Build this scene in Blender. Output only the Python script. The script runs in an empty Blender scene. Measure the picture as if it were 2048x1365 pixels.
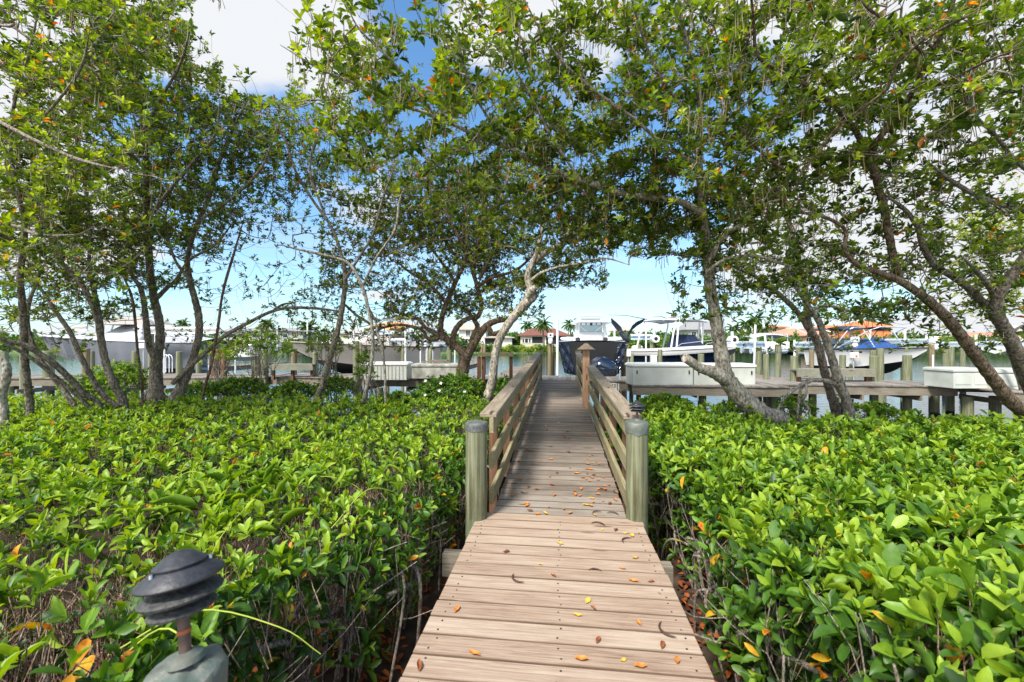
import bpy, math, random
import numpy as np
from mathutils import Vector, Matrix
random.seed(7)
RNG = np.random.default_rng(11)
SC = bpy.context.scene
COL = SC.collection
R = math.radians

# ------------------------------------------------------------------ camera, sky, sun, exposure
FPX, YAW, CAMZ, HORZ = 840.0, R(6.4), 2.6, 685.0
cam_d = bpy.data.cameras.new('camera'); cam = bpy.data.objects.new('camera', cam_d); COL.objects.link(cam)
cam.location = (0, 0, CAMZ); cam.rotation_euler = (R(90), 0, YAW)
cam_d.sensor_width = 36.0; cam_d.lens = FPX / 2048 * 36.0; cam_d.shift_y = 2.5 / 2048
cam_d.clip_start = 0.05; cam_d.clip_end = 3000
cam_d.dof.use_dof = True; cam_d.dof.focus_distance = 8.0; cam_d.dof.aperture_fstop = 4.0
SC.camera = cam
SUN_EL, SUN_AZ = R(52), R(208)          # azimuth clockwise from +Y: behind the camera, a little to the left
w = bpy.data.worlds.new('World'); SC.world = w; w.use_nodes = True
nt = w.node_tree; nt.nodes.clear(); N = nt.nodes.new; LK = nt.links.new
wo = N('ShaderNodeOutputWorld'); bg = N('ShaderNodeBackground'); bg.inputs['Strength'].default_value = 0.15
sky = N('ShaderNodeTexSky'); sky.sky_type = 'NISHITA'; sky.sun_disc = False
sky.sun_elevation = SUN_EL; sky.sun_rotation = SUN_AZ; sky.air_density = 1.0; sky.dust_density = 0.6; sky.ozone_density = 2.0
tc = N('ShaderNodeTexCoord'); sep = N('ShaderNodeSeparateXYZ'); LK(tc.outputs['Generated'], sep.inputs[0])
def M1(op, a, b=None, c=None, clamp=False):
    m = N('ShaderNodeMath'); m.operation = op; m.use_clamp = clamp
    for i, v in enumerate((a, b, c)):
        if v is None: continue
        if isinstance(v, (int, float)): m.inputs[i].default_value = v
        else: LK(v, m.inputs[i])
    return m.outputs[0]
zz = M1('ADD', M1('MAXIMUM', sep.outputs[2], 0.0), 0.22)
cx = M1('DIVIDE', sep.outputs[0], zz); cy_ = M1('DIVIDE', sep.outputs[1], zz)
comb = N('ShaderNodeCombineXYZ'); LK(cx, comb.inputs[0]); LK(cy_, comb.inputs[1])
n1 = N('ShaderNodeTexNoise'); n1.inputs['Scale'].default_value = 1.3; n1.inputs['Detail'].default_value = 9; n1.inputs['Roughness'].default_value = 0.55
LK(comb.outputs[0], n1.inputs['Vector'])
def skydir(px, py):
    x, z = (px - 1024) / FPX, (HORZ - py) / FPX
    v = Vector((x * math.cos(YAW) - math.sin(YAW), x * math.sin(YAW) + math.cos(YAW), z)); v.normalize(); return v
def blob(px, py, ang):                   # a cloud bank in one direction of the sky
    v = skydir(px, py)
    d = N('ShaderNodeVectorMath'); d.operation = 'DOT_PRODUCT'; LK(tc.outputs['Generated'], d.inputs[0]); d.inputs[1].default_value = v
    mr = N('ShaderNodeMapRange'); mr.interpolation_type = 'SMOOTHSTEP'
    LK(d.outputs['Value'], mr.inputs['Value']); mr.inputs['From Min'].default_value = math.cos(R(ang)); mr.inputs['From Max'].default_value = math.cos(R(ang * 0.35))
    return mr.outputs[0]
acc = None
for (px, py, a) in ((470, 70, 24), (640, 90, 11), (240, 120, 12), (1900, 120, 30), (1620, 150, 20), (940, -20, 10), (60, 330, 14), (700, 360, 8), (1980, 420, 16), (420, -260, 24), (1000, -420, 24)):
    b = blob(px, py, a); acc = b if acc is None else M1('MAXIMUM', acc, b)
neg = None
for (px, py, a) in ((800, 30, 7), (620, 390, 12), (860, 270, 12), (1400, 260, 13), (330, 330, 10)):
    b = blob(px, py, a); neg = b if neg is None else M1('MAXIMUM', neg, b)
cl = M1('SUBTRACT', M1('ADD', n1.outputs['Fac'], M1('MULTIPLY', acc, 0.27)), M1('MULTIPLY', neg, 0.2))
mrc = N('ShaderNodeMapRange'); mrc.interpolation_type = 'SMOOTHSTEP'; LK(cl, mrc.inputs['Value'])
mrc.inputs['From Min'].default_value = 0.54; mrc.inputs['From Max'].default_value = 0.68
# thin streaky high cloud near the horizon
mp = N('ShaderNodeMapping'); mp.inputs['Scale'].default_value = (1.2, 1.2, 14); LK(tc.outputs['Generated'], mp.inputs[0])
n2 = N('ShaderNodeTexNoise'); n2.inputs['Scale'].default_value = 1.6; n2.inputs['Detail'].default_value = 6; LK(mp.outputs[0], n2.inputs['Vector'])
mrs = N('ShaderNodeMapRange'); LK(n2.outputs['Fac'], mrs.inputs['Value']); mrs.inputs['From Min'].default_value = 0.32; mrs.inputs['From Max'].default_value = 0.75
mrs.inputs['To Max'].default_value = 0.95
hz = N('ShaderNodeMapRange'); LK(sep.outputs[2], hz.inputs['Value']); hz.inputs['From Min'].default_value = 0.34; hz.inputs['From Max'].default_value = 0.0
thin = M1('MULTIPLY', mrs.outputs[0], hz.outputs[0])
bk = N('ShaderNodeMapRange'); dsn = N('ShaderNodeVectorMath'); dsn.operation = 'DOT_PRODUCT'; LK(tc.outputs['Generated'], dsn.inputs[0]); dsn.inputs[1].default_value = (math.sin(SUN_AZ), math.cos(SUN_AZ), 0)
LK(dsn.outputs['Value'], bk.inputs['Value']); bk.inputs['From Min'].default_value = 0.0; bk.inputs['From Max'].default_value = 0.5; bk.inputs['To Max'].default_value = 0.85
fac = M1('MAXIMUM', M1('MAXIMUM', mrc.outputs[0], thin), bk.outputs[0], clamp=True)      # bright cloud added on the sun's side, unseen behind the camera, as frontal fill
tint = N('ShaderNodeMix'); tint.data_type = 'RGBA'; tint.blend_type = 'MULTIPLY'; tint.inputs[0].default_value = 1.0
LK(sky.outputs[0], tint.inputs[6]); tint.inputs[7].default_value = (0.62, 0.87, 0.98, 1)
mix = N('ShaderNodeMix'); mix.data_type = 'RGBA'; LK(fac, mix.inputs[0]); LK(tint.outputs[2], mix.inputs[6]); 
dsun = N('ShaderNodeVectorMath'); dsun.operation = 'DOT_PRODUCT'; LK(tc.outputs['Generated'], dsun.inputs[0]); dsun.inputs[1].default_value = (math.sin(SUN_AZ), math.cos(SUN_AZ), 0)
mcb = N('ShaderNodeMapRange'); LK(dsun.outputs['Value'], mcb.inputs['Value']); mcb.inputs['From Min'].default_value = 0.0; mcb.inputs['From Max'].default_value = 0.8; mcb.inputs['To Min'].default_value = 1.0; mcb.inputs['To Max'].default_value = 2.3  # clouds out of view are brightened towards the sun to add fill
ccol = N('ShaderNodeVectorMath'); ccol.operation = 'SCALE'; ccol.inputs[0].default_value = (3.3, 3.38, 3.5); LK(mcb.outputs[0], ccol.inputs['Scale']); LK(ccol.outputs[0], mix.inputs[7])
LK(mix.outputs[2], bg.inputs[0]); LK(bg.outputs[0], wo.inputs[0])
sd = bpy.data.lights.new('sun', 'SUN'); sun = bpy.data.objects.new('sun', sd); COL.objects.link(sun)
sd.energy = 3.5; sd.angle = R(11); sd.color = (1.0, 0.95, 0.87)
sv = Vector((math.sin(SUN_AZ) * math.cos(SUN_EL), math.cos(SUN_AZ) * math.cos(SUN_EL), math.sin(SUN_EL)))
sun.rotation_euler = sv.to_track_quat('Z', 'Y').to_euler()
SC.view_settings.view_transform = 'Standard'; SC.view_settings.look = 'None'; SC.view_settings.exposure = 0.86; SC.view_settings.gamma = 1
SC.render.engine = 'CYCLES'; SC.cycles.max_bounces = 6; SC.cycles.transparent_max_bounces = 6; SC.cycles.diffuse_bounces = 3
SC.cycles.use_denoising = True

# ------------------------------------------------------------------ placing helpers
CA, SA = math.cos(YAW), math.sin(YAW)
def W(px, py, d):                        # point seen at a pixel of the photo, d metres ahead
    l = (px - 1024) / FPX * d
    return Vector((l * CA - d * SA, l * SA + d * CA, CAMZ + (HORZ - py) / FPX * d))
def WZ(px, z, d): v = W(px, HORZ, d); v.z = z; return v
def GZ(px, py, z): return W(px, py, (CAMZ - z) * FPX / (py - HORZ))

# ------------------------------------------------------------------ materials
MATS = {}
def newmat(name):
    m = bpy.data.materials.new(name); m.use_nodes = True; MATS[name] = m
    t = m.node_tree; b = t.nodes['Principled BSDF']; return m, t, b
def simple(name, col, rough=0.6, metal=0.0, var=0.12, scale=3.0, bump=0.0, spec=0.5, stretch=(1, 1, 1), dirt=None, coat=0.0):
    m, t, b = newmat(name)
    tcn = t.nodes.new('ShaderNodeTexCoord'); mpn = t.nodes.new('ShaderNodeMapping'); mpn.inputs['Scale'].default_value = stretch
    t.links.new(tcn.outputs['Object'], mpn.inputs[0])
    no = t.nodes.new('ShaderNodeTexNoise'); no.inputs['Scale'].default_value = scale; no.inputs['Detail'].default_value = 6; t.links.new(mpn.outputs[0], no.inputs[0])
    rp = t.nodes.new('ShaderNodeValToRGB'); t.links.new(no.outputs['Fac'], rp.inputs[0])
    c = np.array(col); rp.color_ramp.elements[0].position = 0.3; rp.color_ramp.elements[1].position = 0.7
    lo = c * (1 - var) if dirt is None else np.array(dirt)
    rp.color_ramp.elements[0].color = (*lo, 1); rp.color_ramp.elements[1].color = (*np.minimum(c * (1 + var), 1), 1)
    t.links.new(rp.outputs[0], b.inputs['Base Color']); b.inputs['Roughness'].default_value = rough; b.inputs['Metallic'].default_value = metal
    b.inputs['Specular IOR Level'].default_value = spec; b.inputs['Coat Weight'].default_value = coat
    if bump:
        bp = t.nodes.new('ShaderNodeBump'); bp.inputs['Strength'].default_value = bump; bp.inputs['Distance'].default_value = 0.02
        t.links.new(no.outputs['Fac'], bp.inputs['Height']); t.links.new(bp.outputs[0], b.inputs['Normal'])
    return m
def wood(name, c_dark, c_mid, c_light, along='X', scale=1.0, knots=True, green=None, zdark=None, seam=None):
    """weathered timber: streaks along the grain, each board its own tone, knots, green algae patches, tide stain below a height"""
    m, t, b = newmat(name); n = t.nodes.new; l = t.links.new
    tcn = n('ShaderNodeTexCoord'); geo = n('ShaderNodeNewGeometry')
    off = n('ShaderNodeVectorMath'); off.operation = 'MULTIPLY_ADD'
    cmb = n('ShaderNodeCombineXYZ'); 
    for i in range(3): l(geo.outputs['Random Per Island'], cmb.inputs[i])
    l(cmb.outputs[0], off.inputs[0]); off.inputs[1].default_value = (37, 53, 71); l(tcn.outputs['Object'], off.inputs[2])
    st = {'X': (3.0, 85, 85), 'Y': (55, 2.2, 55), 'Z': (38, 38, 1.4)}[along]
    mpn = n('ShaderNodeMapping'); mpn.inputs['Scale'].default_value = [s * scale for s in st]; l(off.outputs[0], mpn.inputs[0])
    g = n('ShaderNodeTexNoise'); g.inputs['Scale'].default_value = 1.0; g.inputs['Detail'].default_value = 8; g.inputs['Roughness'].default_value = 0.72; g.inputs['Distortion'].default_value = 0.6
    l(mpn.outputs[0], g.inputs[0])
    lo = n('ShaderNodeTexNoise'); lo.inputs['Scale'].default_value = 2.2; lo.inputs['Detail'].default_value = 4; l(off.outputs[0], lo.inputs[0])
    def mth(op, a, b_=None, cl=False):
        q = n('ShaderNodeMath'); q.operation = op; q.use_clamp = cl
        for i, v in enumerate((a, b_)):
            if v is None: continue
            if isinstance(v, (int, float)): q.inputs[i].default_value = v
            else: l(v, q.inputs[i])
        return q.outputs[0]
    h = mth('ADD', mth('MULTIPLY', g.outputs['Fac'], 0.78), mth('MULTIPLY', lo.outputs['Fac'], 0.22))
    h = mth('ADD', h, mth('MULTIPLY', mth('SUBTRACT', geo.outputs['Random Per Island'], 0.5), 0.14))
    if knots:
        mk = n('ShaderNodeMapping'); sk = {'X': (1.3, 6, 6), 'Y': (6, 1.3, 6), 'Z': (6, 6, 1.3)}[along]; mk.inputs['Scale'].default_value = sk; l(off.outputs[0], mk.inputs[0])
        vo = n('ShaderNodeTexVoronoi'); vo.inputs['Scale'].default_value = 1.0; l(mk.outputs[0], vo.inputs[0])
        kf = n('ShaderNodeMapRange'); l(vo.outputs['Distance'], kf.inputs['Value']); kf.inputs['From Min'].default_value = 0.05; kf.inputs['From Max'].default_value = 0.13; kf.inputs['To Min'].default_value = 0.45; kf.inputs['To Max'].default_value = 0
        h = mth('SUBTRACT', h, kf.outputs[0])
    rp = n('ShaderNodeValToRGB'); l(h, rp.inputs[0]); e = rp.color_ramp.elements
    e[0].position = 0.33; e[0].color = (*c_dark, 1); e[1].position = 0.64; e[1].color = (*c_light, 1); k = e.new(0.48); k.color = (*c_mid, 1)
    col = rp.outputs[0]
    def mixc(f, a, cc):
        q = n('ShaderNodeMix'); q.data_type = 'RGBA'; l(f, q.inputs[0]); l(a, q.inputs[6]); q.inputs[7].default_value = (*cc, 1); return q.outputs[2]
    if green:
        ng = n('ShaderNodeTexNoise'); ng.inputs['Scale'].default_value = 1.7; ng.inputs['Detail'].default_value = 7; ng.inputs['Roughness'].default_value = 0.7; l(off.outputs[0], ng.inputs[0])
        mg = n('ShaderNodeMapRange'); l(ng.outputs['Fac'], mg.inputs['Value']); mg.inputs['From Min'].default_value = green[3]; mg.inputs['From Max'].default_value = green[3] + 0.16; mg.inputs['To Max'].default_value = 0.85
        col = mixc(mg.outputs[0], col, green[:3])
    if zdark:
        sx = n('ShaderNodeSeparateXYZ'); l(geo.outputs['Position'], sx.inputs[0])
        zz_ = mth('ADD', sx.outputs[2], mth('MULTIPLY', lo.outputs['Fac'], 0.25))
        mz = n('ShaderNodeMapRange'); l(zz_, mz.inputs['Value']); mz.inputs['From Min'].default_value = zdark + 0.06; mz.inputs['From Max'].default_value = zdark
        col = mixc(mz.outputs[0], col, (0.012, 0.012, 0.011))
    if seam:                                             # dirt gathered along the joints between boards
        sx = n('ShaderNodeSeparateXYZ'); l(geo.outputs['Position'], sx.inputs[0])
        fr = mth('ABSOLUTE', mth('SUBTRACT', mth('FRACT', mth('DIVIDE', mth('SUBTRACT', sx.outputs[1], seam[0]), seam[1])), .5))
        ms = n('ShaderNodeMapRange'); l(mth('ADD', fr, mth('MULTIPLY', mth('SUBTRACT', lo.outputs['Fac'], .5), .10)), ms.inputs['Value']); ms.inputs['From Min'].default_value = .41; ms.inputs['From Max'].default_value = .47; ms.inputs['To Max'].default_value = .8
        col = mixc(ms.outputs[0], col, seam[2])
    l(col, b.inputs['Base Color']); b.inputs['Roughness'].default_value = 0.85; b.inputs['Specular IOR Level'].default_value = 0.25
    bp = n('ShaderNodeBump'); bp.inputs['Strength'].default_value = 0.5; bp.inputs['Distance'].default_value = 0.006; l(g.outputs['Fac'], bp.inputs['Height']); l(bp.outputs[0], b.inputs['Normal'])
    return m
def bark(name, c1, c2, c3, scale=9.0):
    m, t, b = newmat(name); n = t.nodes.new; l = t.links.new
    tcn = n('ShaderNodeTexCoord'); mpn = n('ShaderNodeMapping'); mpn.inputs['Scale'].default_value = (1, 1, 0.45); l(tcn.outputs['Object'], mpn.inputs[0])
    a = n('ShaderNodeTexNoise'); a.inputs['Scale'].default_value = scale; a.inputs['Detail'].default_value = 9; a.inputs['Roughness'].default_value = 0.7; l(mpn.outputs[0], a.inputs[0])
    c = n('ShaderNodeTexNoise'); c.inputs['Scale'].default_value = scale * 4; c.inputs['Detail'].default_value = 5; l(mpn.outputs[0], c.inputs[0])
    q = n('ShaderNodeMath'); q.operation = 'ADD'; l(a.outputs['Fac'], q.inputs[0]); l(c.outputs['Fac'], q.inputs[1])
    h = n('ShaderNodeMath'); h.operation = 'MULTIPLY'; l(q.outputs[0], h.inputs[0]); h.inputs[1].default_value = 0.5
    rp = n('ShaderNodeValToRGB'); l(h.outputs[0], rp.inputs[0]); e = rp.color_ramp.elements
    e[0].position = 0.36; e[0].color = (*c1, 1); e[1].position = 0.62; e[1].color = (*c3, 1); k = e.new(0.49); k.color = (*c2, 1)
    l(rp.outputs[0], b.inputs['Base Color']); b.inputs['Roughness'].default_value = 0.9; b.inputs['Specular IOR Level'].default_value = 0.2
    bp = n('ShaderNodeBump'); bp.inputs['Strength'].default_value = 0.9; bp.inputs['Distance'].default_value = 0.025; l(h.outputs[0], bp.inputs['Height']); l(bp.outputs[0], b.inputs['Normal'])
    return m
def leafmat(name, stops, trans=0.3, rough=0.38):
    m, t, b = newmat(name); n = t.nodes.new; l = t.links.new
    at = n('ShaderNodeAttribute'); at.attribute_name = 'tint'
    rp = n('ShaderNodeValToRGB'); l(at.outputs['Fac'], rp.inputs[0]); e = rp.color_ramp.elements
    e[0].position = stops[0][0]; e[0].color = (*stops[0][1], 1); e[1].position = stops[-1][0]; e[1].color = (*stops[-1][1], 1)
    for p, c in stops[1:-1]: k = e.new(p); k.color = (*c, 1)
    tcl = n('ShaderNodeTexCoord'); nl_ = n('ShaderNodeTexNoise'); nl_.inputs['Scale'].default_value = 45; nl_.inputs['Detail'].default_value = 3; l(tcl.outputs['Object'], nl_.inputs[0])
    ad = n('ShaderNodeMath'); ad.operation = 'MULTIPLY_ADD'; l(nl_.outputs['Fac'], ad.inputs[0]); ad.inputs[1].default_value = .22; ad.inputs[2].default_value = -.11
    ad2 = n('ShaderNodeMath'); ad2.operation = 'ADD'; l(ad.outputs[0], ad2.inputs[0]); l(at.outputs['Fac'], ad2.inputs[1]); l(ad2.outputs[0], rp.inputs[0])
    l(rp.outputs[0], b.inputs['Base Color']); b.inputs['Roughness'].default_value = rough; b.inputs['Specular IOR Level'].default_value = 0.4
    tr = n('ShaderNodeBsdfTranslucent')
    hs = n('ShaderNodeHueSaturation'); hs.inputs['Saturation'].default_value = 1.15; hs.inputs['Value'].default_value = 1.7; hs.inputs['Hue'].default_value = 0.485; l(rp.outputs[0], hs.inputs['Color']); l(hs.outputs[0], tr.inputs[0])
    mx = n('ShaderNodeMixShader'); mx.inputs[0].default_value = trans; l(b.outputs[0], mx.inputs[1]); l(tr.outputs[0], mx.inputs[2])
    l(mx.outputs[0], t.nodes['Material Output'].inputs[0])
    return m

# ------------------------------------------------------------------ mesh helpers
def tag(o, label=None, cat=None, group=None, kind=None):
    if label: o['label'] = label
    if cat: o['category'] = cat
    if group: o['group'] = group
    if kind: o['kind'] = kind
    return o
def thing(name, label, cat, loc=(0, 0, 0), rz=0.0, group=None):
    o = bpy.data.objects.new(name, None); COL.objects.link(o); o.location = loc; o.rotation_euler = (0, 0, rz); o.empty_display_size = 0.2
    return tag(o, label, cat, group)
def dup(o, loc=None, rz=None, label=None, parent=None):
    c = o.copy(); COL.objects.link(c)
    if parent is not None: c.parent = parent
    else:
        if loc is not None: c.location = loc
        if rz is not None: c.rotation_euler = (0, 0, rz)
        if label: c['label'] = label
    for ch in list(o.children): dup(ch, parent=c)
    return c
def frame_from(d):
    d = Vector(d).normalized(); a = Vector((0, 0, 1)) if abs(d.z) < 0.9 else Vector((0, 1, 0))
    x = a.cross(d).normalized(); return x, d.cross(x)
class MB:
    def __init__(s): s.v = []; s.f = []
    def add(s, vs, fs):
        o = len(s.v); s.v += [tuple(v) for v in vs]; s.f += [tuple(i + o for i in f) for f in fs]; return s
    def box(s, c, d, rz=0.0, jit=0.0, M=None):
        hx, hy, hz_ = d[0] / 2, d[1] / 2, d[2] / 2; vs = []
        for z in (-hz_, hz_):
            for x, y in ((-hx, -hy), (hx, -hy), (hx, hy), (-hx, hy)):
                p = Vector((x, y, z))
                if M is not None: p = M @ p
                elif rz: p = Vector((x * math.cos(rz) - y * math.sin(rz), x * math.sin(rz) + y * math.cos(rz), z))
                vs.append(p + Vector(c) + (Vector((random.uniform(-jit, jit), random.uniform(-jit, jit), random.uniform(-jit, jit))) if jit else Vector()))
        return s.add(vs, [(0, 3, 2, 1), (4, 5, 6, 7), (0, 1, 5, 4), (1, 2, 6, 5), (2, 3, 7, 6), (3, 0, 4, 7)])
    def bar(s, a, b, wd, ht, up=(0, 0, 1)):     # rectangular bar from a to b
        a, b = Vector(a), Vector(b); d = (b - a).normalized(); x = d.cross(Vector(up)).normalized(); y = x.cross(d)
        vs = [p + x * sx * wd / 2 + y * sy * ht / 2 for p in (a, b) for sx, sy in ((-1, -1), (1, -1), (1, 1), (-1, 1))]
        return s.add(vs, [(0, 1, 2, 3), (7, 6, 5, 4), (0, 4, 5, 1), (1, 5, 6, 2), (2, 6, 7, 3), (3, 7, 4, 0)])
    def tube(s, pts, rad, seg=8, cap=True):
        pts = [Vector(p) for p in pts]; n = len(pts); rad = rad if isinstance(rad, (list, tuple)) else [rad] * n
        x, _ = frame_from(pts[1] - pts[0]); vs = []; fs = []
        for i in range(n):
            d = (pts[min(i + 1, n - 1)] - pts[max(i - 1, 0)]).normalized(); x = (x - d * x.dot(d)).normalized(); y = d.cross(x)
            for k in range(seg):
                a = 2 * math.pi * k / seg; vs.append(pts[i] + (x * math.cos(a) + y * math.sin(a)) * rad[i])
        for i in range(n - 1):
            for k in range(seg):
                k2 = (k + 1) % seg; fs.append((i * seg + k, i * seg + k2, (i + 1) * seg + k2, (i + 1) * seg + k))
        if cap: fs.append(tuple(range(seg))[::-1]); fs.append(tuple((n - 1) * seg + k for k in range(seg)))
        return s.add(vs, fs)
    def lathe(s, prof, seg=20, c=(0, 0, 0), M=None):  # profile of (r, z)
        vs = []; fs = []; c = Vector(c); n = len(prof)
        for r, z in prof:
            for k in range(seg):
                a = 2 * math.pi * k / seg; p = Vector((r * math.cos(a), r * math.sin(a), z)); p = M @ p if M is not None else p; vs.append(p + c)
        for i in range(n - 1):
            for k in range(seg):
                k2 = (k + 1) % seg; fs.append((i * seg + k, i * seg + k2, (i + 1) * seg + k2, (i + 1) * seg + k))
        fs.append(tuple(range(seg))[::-1]); fs.append(tuple((n - 1) * seg + k for k in range(seg)))
        return s.add(vs, fs)
    def poly(s, pts, th, z0=0):               # horizontal polygon extruded down by th
        n = len(pts); vs = [(p[0], p[1], z0) for p in pts] + [(p[0], p[1], z0 - th) for p in pts]
        return s.add(vs, [tuple(range(n)), tuple(range(2 * n - 1, n - 1, -1))] + [(i, i + n, (i + 1) % n + n, (i + 1) % n) for i in range(n)])
    def build(s, name, mat, parent=None, smooth=False, world=False, bevel=0.0):
        me = bpy.data.meshes.new(name); vs = s.v
        if world and parent is not None:
            q = parent; L = Vector()
            while q is not None: L += q.location; q = q.parent
            vs = [(v[0] - L.x, v[1] - L.y, v[2] - L.z) for v in vs]
        me.from_pydata(vs, [], s.f); me.materials.append(MATS[mat] if isinstance(mat, str) else mat); me.update()
        if smooth:
            me.polygons.foreach_set('use_smooth', [True] * len(me.polygons))
            try: me.set_sharp_from_angle(angle=R(40))
            except Exception: pass
        o = bpy.data.objects.new(name, me); COL.objects.link(o)
        if parent is not None: o.parent = parent
        if bevel:
            md = o.modifiers.new('bevel', 'BEVEL'); md.width = bevel; md.segments = 1; md.limit_method = 'ANGLE'
        return o
def npmesh(name, verts, faces_flat, fsize, mat, parent=None, tint=None, smooth=False):
    """verts (N,3), faces_flat (K*fsize,) all faces same size"""
    me = bpy.data.meshes.new(name); nv = len(verts); nf = len(faces_flat) // fsize
    if parent is not None:
        q = parent; L = np.zeros(3)
        while q is not None: L += np.array(q.location); q = q.parent
        verts = verts - L
    me.vertices.add(nv); me.vertices.foreach_set('co', verts.astype(np.float32).ravel())
    me.loops.add(nf * fsize); me.loops.foreach_set('vertex_index', faces_flat.astype(np.int32))
    me.polygons.add(nf); me.polygons.foreach_set('loop_start', np.arange(nf, dtype=np.int32) * fsize)
    if smooth: me.polygons.foreach_set('use_smooth', np.ones(nf, dtype=bool))
    if tint is not None:
        a = me.attributes.new('tint', 'FLOAT', 'POINT'); a.data.foreach_set('value', tint.astype(np.float32))
    me.materials.append(MATS[mat]); me.update(calc_edges=True)
    o = bpy.data.objects.new(name, me); COL.objects.link(o)
    if parent is not None: o.parent = parent
    return o
def nrm(a): return a / np.maximum(np.linalg.norm(a, axis=-1, keepdims=True), 1e-9)
# leaf templates: (along, side, normal)
TA = np.array([(0, 0, 0), (0.30, .36, .08), (0.30, 0, -.02), (0.30, -.36, .08), (0.62, .50, .07), (0.62, 0, -.04), (0.62, -.50, .07), (0.88, .30, -.02), (0.88, 0, -.08), (0.88, -.30, -.02), (1, 0, -.13)], float)
FA = np.array([(0, 2, 1, 1), (0, 3, 2, 2), (2, 5, 4, 1), (3, 6, 5, 2), (5, 7, 4, 4), (6, 7, 5, 5)])
FA_T = np.array([(0, 2, 1), (0, 3, 2), (2, 5, 4), (2, 4, 1), (3, 6, 5), (3, 5, 2), (5, 8, 7), (5, 7, 4), (6, 9, 8), (6, 8, 5), (8, 10, 7), (9, 10, 8)])
TB = np.array([(0, 0, 0), (0.42, .48, .09), (0.80, .42, .04), (1, 0, -.08), (0.80, -.42, .04), (0.42, -.48, .09)], float)
FB_T = np.array([(0, 2, 1), (0, 3, 2), (0, 4, 3), (0, 5, 4)])
def leaves(name, base, dr, up, L, Wd, tint, mat, parent=None, fine=True):
    T, F = (TA, FA_T) if fine else (TB, FB_T)
    n = len(base); dr = nrm(dr); side = nrm(np.cross(dr, up)); nn = np.cross(side, dr)
    L = np.broadcast_to(L, (n,)); Wd = np.broadcast_to(Wd, (n,))
    bend = RNG.uniform(0.3, 2.4, n)
    v = (base[:, None, :] + (T[None, :, 0:1] * L[:, None, None]) * dr[:, None, :] + (T[None, :, 1:2] * Wd[:, None, None]) * side[:, None, :]
         + (T[None, :, 2:3] * (L * bend)[:, None, None]) * nn[:, None, :])
    idx = (np.arange(n)[:, None, None] * len(T) + F[None]).reshape(-1)
    return npmesh(name, v.reshape(-1, 3), idx, 3, mat, parent, tint=np.repeat(tint, len(T)), smooth=fine)
def rosettes(P, ax, k=(5, 8), L=0.10, Lv=0.2, ratio=0.42, open_=(0.35, 1.25), tbase=0.35, tvar=0.18, young=0.3, dead=0.02):
    """whorls of leaves round shoot tips; returns arrays for leaves()"""
    m = len(P); ks = RNG.integers(k[0], k[1] + 1, m); tot = ks.sum(); ri = np.repeat(np.arange(m), ks)
    j = np.arange(tot) - np.repeat(np.cumsum(ks) - ks, ks); a = nrm(ax)[ri]
    h = nrm(np.cross(a, np.array([0.31, 0.52, 0.79]))); g = np.cross(a, h)
    ang = j * 2.4 + np.repeat(RNG.uniform(0, 6.28, m), ks) + RNG.normal(0, .25, tot)
    fr = j / np.maximum(ks[ri] - 1, 1); op = open_[0] + (open_[1] - open_[0]) * fr + RNG.normal(0, .14, tot)
    out = h * np.cos(ang)[:, None] + g * np.sin(ang)[:, None]
    d = a * np.cos(op)[:, None] + out * np.sin(op)[:, None]
    up = a * np.sin(op)[:, None] - out * np.cos(op)[:, None]
    up = nrm(up + RNG.normal(0, .18, (tot, 3)))
    base = P[ri] - a * (fr * 0.035)[:, None]
    Ls = L * (1 + RNG.normal(0, Lv, tot)) * (0.7 + 0.3 * fr); Ls = np.clip(Ls, L * .4, L * 1.6)
    rt = np.repeat(RNG.normal(tbase, tvar, m), ks)
    t = rt + young * (1 - fr) ** 1.5 + RNG.normal(0, .06, tot); t = np.clip(t, .06, .80)
    dd = RNG.random(tot) < dead; t[dd] = RNG.uniform(.87, 1.0, dd.sum())
    return base, d, up, Ls, Ls * ratio * RNG.uniform(.85, 1.15, tot), t
def prisms(name, A, B, ra, rb, mat, parent=None, seg=4):
    """many short tapering sticks as one mesh"""
    n = len(A); d = nrm(B - A); h = nrm(np.cross(d, np.array([0.3, 0.5, 0.81]))); g = np.cross(d, h)
    a = np.arange(seg) * 2 * np.pi / seg; ring = h[:, None, :] * np.cos(a)[None, :, None] + g[:, None, :] * np.sin(a)[None, :, None]
    va = A[:, None, :] + ring * np.broadcast_to(ra, (n,))[:, None, None]; vb = B[:, None, :] + ring * np.broadcast_to(rb, (n,))[:, None, None]
    v = np.concatenate([va, vb], 1).reshape(-1, 3); k = np.arange(seg); k2 = (k + 1) % seg
    F = np.stack([k, k2, k2 + seg, k + seg], 1); idx = (np.arange(n)[:, None, None] * 2 * seg + F[None]).reshape(-1)
    return npmesh(name, v, idx, 4, mat, parent, smooth=True)
def paths_to_prisms(name, paths, mat, parent=None, seg=4):
    """paths: list of (points (n,3), r0, r1)"""
    A, B, ra, rb = [], [], [], []
    for p, r0, r1 in paths:
        p = np.asarray(p); rr = np.linspace(r0, r1, len(p)); A.append(p[:-1]); B.append(p[1:]); ra.append(rr[:-1]); rb.append(rr[1:])
    A = np.concatenate(A); B = np.concatenate(B); B2 = B + (B - A) * 0.03
    return prisms(name, A, B2, np.concatenate(ra), np.concatenate(rb), mat, parent, seg)
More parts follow.
